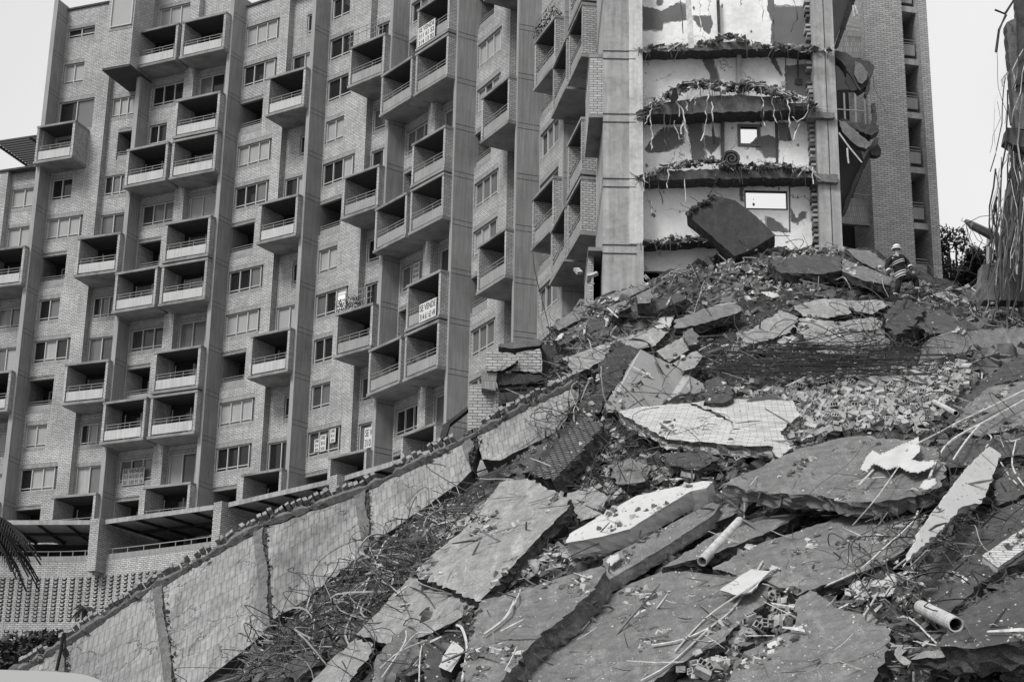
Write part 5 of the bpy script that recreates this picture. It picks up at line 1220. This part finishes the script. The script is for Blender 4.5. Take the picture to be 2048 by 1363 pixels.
# ---------------------------------------------------------------- ruined column at the right edge
rc=thing('ruined_column','dark ruined concrete column with hanging plates and wires at the right edge','column',P(2040,600,52))
zq=lambda *p:A4((1536,0),2.662,*p)
def rcp(name,poly,Y,t,mats,jit=(8,1.2),ms=None): return plate(name,poly,Y,t,mats,rc,ms=ms,jit=jit)
rcp('wall_slab',zq((1270,120),(1330,90),(1420,60),(1420,700),(1318,680),(1305,540),(1296,450)),52,.4,['concrete','broken'],ms=1)
rcp('wall_slab',zq((1320,-30),(1420,-30),(1420,420),(1315,455),(1340,330),(1330,120)),51.8,.35,['concrete_dark','broken'],ms=1)
rcp('box_plate',zq((1262,745),(1275,678),(1420,705),(1420,800),(1300,768)),51.6,.5,['concrete_dark','concrete_dark'],jit=0)
rcp('core',zq((1318,680),(1420,690),(1420,1600),(1235,1600),(1260,1200),(1290,1000),(1310,870)),52.5,.6,['broken','broken'],jit=(7,3))
rcp('flange',zq((1305,880),(1330,860),(1363,1100),(1340,1300),(1290,1280)),52.2,.15,['concrete_dark','broken'])
rcp('block',[(1965,528),(2020,520),(2050,560),(2050,600),(1968,600),(1960,575)],53.5,.6,['concrete','broken'])
for s in (((2048,340),(2030,430),(2018,480),(2012,545)),((2035,330),(2028,420),(2000,475),(2004,600)),((2010,380),(2000,470),(1992,570)),((2048,330),(2040,450),(2042,600)),((2022,300),(2034,420),(2048,480)),((2012,30),(1998,60),(1992,105)),((2028,0),(2010,28),(1990,20)),((2016,210),(2022,250)),((2015,145),(2004,160),(2007,172))):
    m=MB(); m.tube([P(x,y,51.4+R.uniform(-.2,.2)) for x,y in s],R.choice([.02,.03,.045]),4); m.build('wire',R.choice(['steel','steel','strip']),rc)
for q in range(60):
    x=R.uniform(1994,2052); y=R.choice([R.uniform(300,420),R.uniform(60,420),R.uniform(380,520)]); L_=R.uniform(60,240); pts=[]; dx=R.uniform(-30,12); 
    for k in range(7): t=k/6; pts.append(P(x+dx*t+R.gauss(0,2.5)+6*math.sin(t*5+q),y+L_*t,51.3+R.uniform(-.1,.1)+(q%5)*.12))
    m=MB(); m.tube(pts,R.choice([.01,.014,.02,.03]),3); m.build('cable',R.choice(['steel','steel','steel','wood','wood','steel_pale','strip']),rc)
o=bent('wooden beam poking out to the left of the ruined column with wires at its tip',[(1940,446),(1975,465),(2004,482)],.13,'wood','wooden_beam','beam',off=0)
def cable3(label,pts,Y,r,mt='steel',name='cable',group=None):
    m=MB(); m.tube([P(x,y,Y) for x,y in pts],r,4); return tag(m.build(name,mt),label,'cable' if name=='cable' else name.replace('_',' '),group)
bpy.data.objects.remove(o)
m=MB(); m.tube([P(1930,440,52.6),P(1943,450,52.6),P(1975,466,52.8),P(2004,484,53)],[.05,.13,.15,.15],6); tag(m.build('wooden_beam','wood'),'charred beam poking out to the left of the ruined column','beam')
for i,s in enumerate((((1896,476),(1912,466),(1930,448),(1960,433),(1985,430),(2012,429)),((1932,445),(1936,475),(1946,510),(1938,540)),((1940,452),(1955,480),(1975,492)),((1930,440),(1938,470),(1950,500),(1960,520)),((1945,450),(1932,500),(1925,530),(1915,550)),((1950,455),(1965,480),(1945,520)),((1926,436),(1922,440),(1935,448)))):
    cable3('thin wire dangling from the charred beam against the sky',s,52.5,.012,group='wires dangling from the charred beam')
for l,s,r,mt in (('pale post standing behind the rubble left of the ruined column',((1977,477),(1976,520),(1983,600)),.06,'steel_pale'),('broken white pole in front of the ruined column',((1979,520),(1978,550),(1985,608)),.07,'strip'),('pale diagonal pole leaning toward the right edge',((2010,545),(2030,590),(2050,640)),.09,'wood'),('long board lying behind the big boulder',((1893,615),(1920,632),(1950,652)),.06,'strip'),('second long board lying right of the first',((1893,612),(1960,620)),.05,'strip'),('white lath standing among litter near the column',((1943,576),(1975,602)),.035,'strip'),('white lath crossing in front of the ruined column',((1988,522),(2008,532),(2030,556)),.035,'strip')):
    m=MB(); m.tube([P(x,y,56.5 if s[0][1]>560 else 53.6) for x,y in s],r,6); tag(m.build('pole',mt),l,'pole')
# ---------------------------------------------------------------- firefighter
PY=hit(1793,597)[1]-.35
def pz(x,y,dy=0): p=P(1730+x/9.087,460+y/9.087,PY+dy); return Vector(p)
def skin(name,nodes,edges,rad,mt,parent,sub=2,root=0):
    me=bpy.data.meshes.new(name); o0=np.array(parent['_o']); me.from_pydata([tuple(np.array(v)-o0) for v in nodes],edges,[])
    ob=bpy.data.objects.new(name,me); C.objects.link(ob)
    md=ob.modifiers.new('s','SKIN'); 
    if not me.skin_vertices: bpy.context.view_layer.update()
    for i,r in enumerate(rad):
        sv=me.skin_vertices[0].data[i]; sv.radius=(r,r) if not isinstance(r,tuple) else r
    me.skin_vertices[0].data[root].use_root=True
    ob.modifiers.new('u','SUBSURF').levels=sub
    bpy.context.view_layer.update()
    nm=bpy.data.meshes.new_from_object(ob.evaluated_get(bpy.context.evaluated_depsgraph_get())); nm.name=name; nm.materials.clear(); nm.materials.append(MATS[mt])
    nm.polygons.foreach_set('use_smooth',[True]*len(nm.polygons)); bpy.data.objects.remove(ob)
    ob=bpy.data.objects.new(name,nm); C.objects.link(ob); ob.parent=parent; ob['_o']=list(parent['_o']); return ob
pe=thing('person','firefighter seen from behind in dark striped gear and white helmet, one knee raised','person',pz(620,1200))
N={'pel':pz(700,860),'wst':pz(640,760),'chs':pz(600,580),'nck':pz(585,440,-.02),'hd0':pz(580,385,.03),'hd1':pz(572,320,.03),
'ls':pz(470,520),'le':pz(385,660,-.05),'lw':pz(440,745,-.15),'lh':pz(465,790,-.18),'rs':pz(690,490),'re':pz(785,610,.05),'rw':pz(835,690,-.05),'rh':pz(870,750,-.1),
'lhip':pz(620,880),'lk':pz(600,1030,-.1),'la':pz(570,1170,.0),'lt':pz(545,1200,-.12),'rhip':pz(770,850),'rk':pz(930,880,.1),'ra':pz(940,1080,.12),'rt':pz(895,1190,.0)}
ks=list(N); ix={k:i for i,k in enumerate(ks)}
nodes=[N[k] for k in ks]; E_=[('pel','wst'),('wst','chs'),('chs','nck'),('nck','hd0'),('hd0','hd1'),('chs','ls'),('ls','le'),('le','lw'),('lw','lh'),('chs','rs'),('rs','re'),('re','rw'),('rw','rh'),('pel','lhip'),('lhip','lk'),('lk','la'),('la','lt'),('pel','rhip'),('rhip','rk'),('rk','ra'),('ra','rt')]
rad={'pel':.13,'wst':.12,'chs':.14,'nck':.06,'hd0':.085,'hd1':.085,'ls':.06,'le':.042,'lw':.03,'lh':.035,'rs':.06,'re':.042,'rw':.03,'rh':.035,'lhip':.085,'lk':.06,'la':.045,'lt':.04,'rhip':.085,'rk':.06,'ra':.045,'rt':.04}
ee=[(ix[a],ix[b]) for a,b in E_]; rr=[rad[k] for k in ks]
for h,w in (('lh','lw'),('rh','rw')):
    dirv=(N[h]-N[w]).normalized(); sd=dirv.cross(Vector((0,1,0))).normalized()
    for q,(off,l) in enumerate(((-.032,.06),(-.011,.075),(.011,.07),(.032,.055),(.05,.035))):
        b=N[h]+sd*off*.6+dirv*.02; m_=b+sd*off*.5+dirv*l*.55; t_=m_+dirv*l*.4+Vector((0,-.02,-.01))
        i0=len(nodes); nodes+=[b,m_,t_]; ee+=[(ix[h],i0),(i0,i0+1),(i0+1,i0+2)]; rr+=[.012,.01,.008]
skin('body',nodes,ee,rr,'skin',pe)
def sub(keys,edges,rads,name,mt): 
    i_={k:i for i,k in enumerate(keys)}; return skin(name,[N[k] for k in keys],[(i_[a],i_[b]) for a,b in edges],rads,mt,pe)
N['hem']=pz(655,890,-.0); N['col']=pz(585,470)
N['ls2']=N['ls']; 
sub(['hem','wst','chs','col','ls','le','lw','rs','re','rw'],[('hem','wst'),('wst','chs'),('chs','col'),('chs','ls'),('ls','le'),('le','lw'),('chs','rs'),('rs','re'),('re','rw')],[.19,.185,.2,.1,.105,.085,.06,.105,.085,.065],'jacket','jacket')
sub(['pel','lhip','lk','la','rhip','rk','ra'],[('pel','lhip'),('lhip','lk'),('lk','la'),('pel','rhip'),('rhip','rk'),('rk','ra')],[.16,.12,.1,.085,.13,.115,.09],'trousers','jacket')
for a,b in (('la','lt'),('ra','rt')): sub([a,b],[(a,b)],[.075,.06],'boot','jacket')
sub(['lw','lh'],[('lw','lh')],[.04,.045],'glove','jacket'); sub(['rw','rh'],[('rw','rh')],[.04,.045],'glove','jacket')
def ribbon(pts,w,off,mt='reflective'):
    m=MB(); v=[Vector(p)+Vector((0,-off,0)) for p in pts]; up=Vector((0,0,1))
    for a,b in zip(v,v[1:]):
        t=(b-a).normalized(); u=t.cross(Vector((0,1,0))).normalized(); u=u if u.z>0 else -u
        m.box8([a-u*w/2+Vector((0,.3,0)),a-u*w/2,b-u*w/2,b-u*w/2+Vector((0,.3,0)),a+u*w/2+Vector((0,.3,0)),a+u*w/2,b+u*w/2,b+u*w/2+Vector((0,.3,0))])
    return m.build('reflective_band',mt,pe)
# bands wrap the jacket: rings of small facets around the body axis
def ringband(c,axis,rx,h,mt='reflective'):
    m=MB(); ax=axis.normalized(); u=ax.cross(Vector((0,1,0))).normalized(); v=ax.cross(u).normalized(); n=18; vs=[]
    for s in (-h/2,h/2):
        for r in (rx,rx-.012):
            for k in range(n): t=2*math.pi*k/n; vs.append(c+ax*s+(u*math.cos(t)+v*math.sin(t)*.97)*r)
    fs=[]
    for k in range(n):
        k2=(k+1)%n; fs+=[(k,k2,2*n+k2,2*n+k),(n+k,3*n+k,3*n+k2,n+k2),(k,n+k,n+k2,k2),(2*n+k,2*n+k2,3*n+k2,3*n+k)]
    m.add(vs,fs); return m.build('reflective_band',mt,pe)
ax=(N['chs']-N['hem']); tl=Matrix.Rotation(math.radians(-14),3,'Y')
for c,r,h in ((N['hem']*.62+N['wst']*.38,.215,.035),(N['hem']*.22+N['wst']*.78,.218,.04),(N['wst']*.1+N['chs']*.9,.232,.035)):
    for dz in (-.035,.035): ringband(c+ax.normalized()*dz,tl@ax,r,h*.75)
for a,b,f,r in (('le','lw',.8,.078),('re','rw',.7,.088),('rk','ra',.92,.105),('lk','la',.9,.102)):
    c=N[a]*(1-f)+N[b]*f; ringband(c,N[b]-N[a],r,.06)
# back lettering patch (three small blocks as on the coat)
m=MB()
for x,y in ((500,505),(545,480),(480,550),(570,510)):
    p=pz(x,y)+Vector((0,-.235,0)); m.box(p.x-.028,p.x+.028,p.y,p.y+.01,p.z-.016,p.z+.016)
m.build('back_patch','reflective',pe)
# helmet: dome, dark band, brim
m=MB(); c=pz(572,325,.03); n=20
prof=[(.0,.135),(.05,.128),(.09,.105),(.118,.07),(.132,.02),(.135,-.01)]
vs=[];fs=[]
for r,z in prof:
    for k in range(n): t=2*math.pi*k/n; vs.append(c+Vector((math.cos(t)*r*1.02,math.sin(t)*r*1.12,z)))
for i in range(len(prof)-1):
    for k in range(n): k2=(k+1)%n; fs.append((i*n+k,i*n+k2,(i+1)*n+k2,(i+1)*n+k))
m.add(vs,fs); hel=m.build('helmet','helmet',pe,smooth=True)
def hring(r0,r1,z0,z1,name,mt):
    m=MB(); vs=[]
    for r,z in ((r0,z0),(r1,z0),(r1,z1),(r0,z1)):
        for k in range(n): t=2*math.pi*k/n; vs.append(c+Vector((math.cos(t)*r*1.02,math.sin(t)*r*1.12,z)))
    m.add(vs,[(l*n+k,l*n+(k+1)%n,((l+1)%4)*n+(k+1)%n,((l+1)%4)*n+k) for l in range(4) for k in range(n)]); return m.build(name,mt,hel)
hring(.128,.142,-.012,.018,'helmet_band','ink'); hring(.12,.165,-.055,-.013,'brim','helmet')
# face (seen only from beyond)
m=MB(); f0=pz(575,372,.03)+Vector((0,.085,0))
for dx in (-.03,.03): m.box(f0.x+dx-.01,f0.x+dx+.01,f0.y,f0.y+.006,f0.z+.01,f0.z+.02)
m.box(f0.x-.022,f0.x+.022,f0.y,f0.y+.005,f0.z-.06,f0.z-.052); m.build('eyes_and_mouth','ink',pe)
# ---------------------------------------------------------------- trees, palms, plants
def tree(label,x,y,Y,r,h,n,mt='leaf_dark'):
    b=P(x,y,Y); t=thing('tree',label,'tree',b-np.array([0,0,h]),'trees behind the rubble heap')
    m=MB(); lo=Vector(b)-Vector((0,0,h)); m.tube([lo,Vector(b)-Vector((0,0,h*.5)),Vector(b)],[.22,.16,.05],6)
    cl=[]
    for _ in range(9):
        d=Vector((R.gauss(0,.6),R.gauss(0,.5),R.uniform(-.9,.9)))*r; cl.append((Vector(b)+d,r*R.uniform(.25,.5))); m.tube([Vector(b)-Vector((0,0,h*.35)),Vector(b)+d*.6,Vector(b)+d],[.07,.04,.015],4)
    m.build('trunk','bark',t)
    f=MB()
    for _ in range(n):
        c,rr_=R.choice(cl); d=Vector((R.gauss(0,1),R.gauss(0,1),R.gauss(0,1))).normalized()*rr_*R.random()**.35
        p=c+d; a=Vector((R.gauss(0,1),R.gauss(0,1),R.gauss(0,1))).normalized(); bb=a.orthogonal().normalized(); s=R.uniform(.07,.16)
        f.add([p-a*s,p+bb*s*.55,p+a*s,p-bb*s*.55],[(0,1,2,3)])
    f.build('crown',mt,t)
tree('dark leafy tree right beside the brick pier behind the heap',1895,545,78,1.5,8,2400)
tree('slender tree with the tallest tip behind the heap',1907,520,80,1.3,9,1500)
tree('thin leafy tree in the middle of the group behind the heap',1932,560,79,1.3,8,1600)
tree('low dense tree left of the ruined column',1965,560,78,1.5,8,2400)
tree('sparse tree half hidden by the wires beside the ruined column',1998,535,81,1.3,8,1000)
def palm(label,x,y,Y,L,n,tr,seed,mt='leaf_dark',ang=(0,6.28)):
    b=Vector(P(x,y,Y)); t=thing('palm',label,'palm',b-Vector((0,0,tr)))
    m=MB(); m.tube([b-Vector((0,0,tr)),b-Vector((.05,0,tr*.5)),b],[.13,.11,.09],8); m.build('trunk','bark',t)
    for i in range(n):
        a=R.uniform(*ang); f=MB(); dirh=Vector((math.cos(a),math.sin(a),0)); up=R.uniform(.1,.7); pts=[]
        for j in range(9):
            s=j/8; pts.append(b+dirh*L*s*.95+Vector((0,0,L*(up*s-.95*s*s))))
        f.tube(pts,[.018]*9,3)
        sd=dirh.cross(Vector((0,0,1)))
        for j in range(1,32):
            s=j/32; k=s*8; i0=min(7,int(k)); p=pts[i0].lerp(pts[i0+1],k-i0)
            for sg in (-1,1):
                ll=L*.36*math.sin(math.pi*min(1,s*.9+.12)); tip=p+sd*sg*ll*.6+dirh*ll*.35+Vector((0,0,-ll*.65)); w=dirh*.016
                f.add([p-w,p+w,tip],[(0,1,2)])
        f.build('frond',mt,t)
palm('palm with dark drooping fronds reaching in from the left edge',-95,1035,34,1.8,30,6,1)
palm('small spiky palm at the foot of the terrace wall',45,1290,60,1.0,12,1.2,2,'leaf')
palm('tiny palm tuft behind the fallen wall near the terrace wall',170,1215,70,.6,9,3,3,'leaf')
for l,x,y,Y,r in (('low dark shrub at the far left under the small palm',20,1320,58,.8),('leafy shrub at the left end of the fallen wall',75,1305,57,.7),('low weeds by the hanging cable at the left',110,1282,56,.4)):
    o=leaf_ball(P(x,y,Y),r,420,None,'shrub'); tag(o,l,'shrub')
for l,pts,r,mt in (('dark cable hanging down at the left end of the fallen wall, left strand',((127,1266),(122,1300),(113,1340)),.035,'jacket'),('thin straight cable right of the hanging disc at the left',((131,1264),(130,1345)),.015,'jacket')):
    m=MB(); m.tube([P(x,y,38) for x,y in pts],r,5); tag(m.build('cable',mt),l,'cable')
m=MB(); c=P(132,1306,38); n=16
m.prism([(c[0]+math.cos(2*math.pi*k/n)*.06,c[1],c[2]+math.sin(2*math.pi*k/n)*.08) for k in range(n)],(0,.03,0)); m.tube([P(132,1300,38.01),P(128,1264,38.01)],.02,4)
tag(m.build('hanging_disc','jacket'),'black round weight hanging on a cable at the far left','weight')
# van at bottom left, close to the camera
vn=thing('van','pale van close to the camera, only its rounded roof edge in the bottom left corner','van',(-2.0,6.0,0))
xe=P(205,1363,4.6)[0]; zt_=P(90,1341,4.6)[2]
tp=[P(x,y,4.6) for x,y in ((215,1380),(205,1363),(190,1354),(168,1348),(140,1344),(90,1341),(0,1338))]
m=MB(); prof=[(-2.6,.35),(xe+.06,.35),(xe+.07,1.2)]+[(p[0],p[2]) for p in tp]+[(-2.6,zt_+.02)]
L0,L1=4.6,9.0; m.prism([(x,L0,z) for x,z in prof],(0,L1-L0,0)); m.build('body','car_paint',vn)
m=MB(); m.prism([(-2.4,L0-.01,1.25),(xe-.1,L0-.01,1.25),(xe-.16,L0-.01,zt_-.3),(-2.4,L0-.01,zt_-.25)],(0,.008,0)); m.build('rear_window','glass',vn)
for y in (5.5,8.1):
    m=MB(); n=20
    for x in (xe-.0,-2.35): m.prism([(x,y+math.cos(2*math.pi*k/n)*.34,.34+math.sin(2*math.pi*k/n)*.34) for k in range(n)],(-.22,0,0))
    m.build('wheels','jacket',vn)
for o in list(bpy.data.objects):
    if '_o' in o: del o['_o']
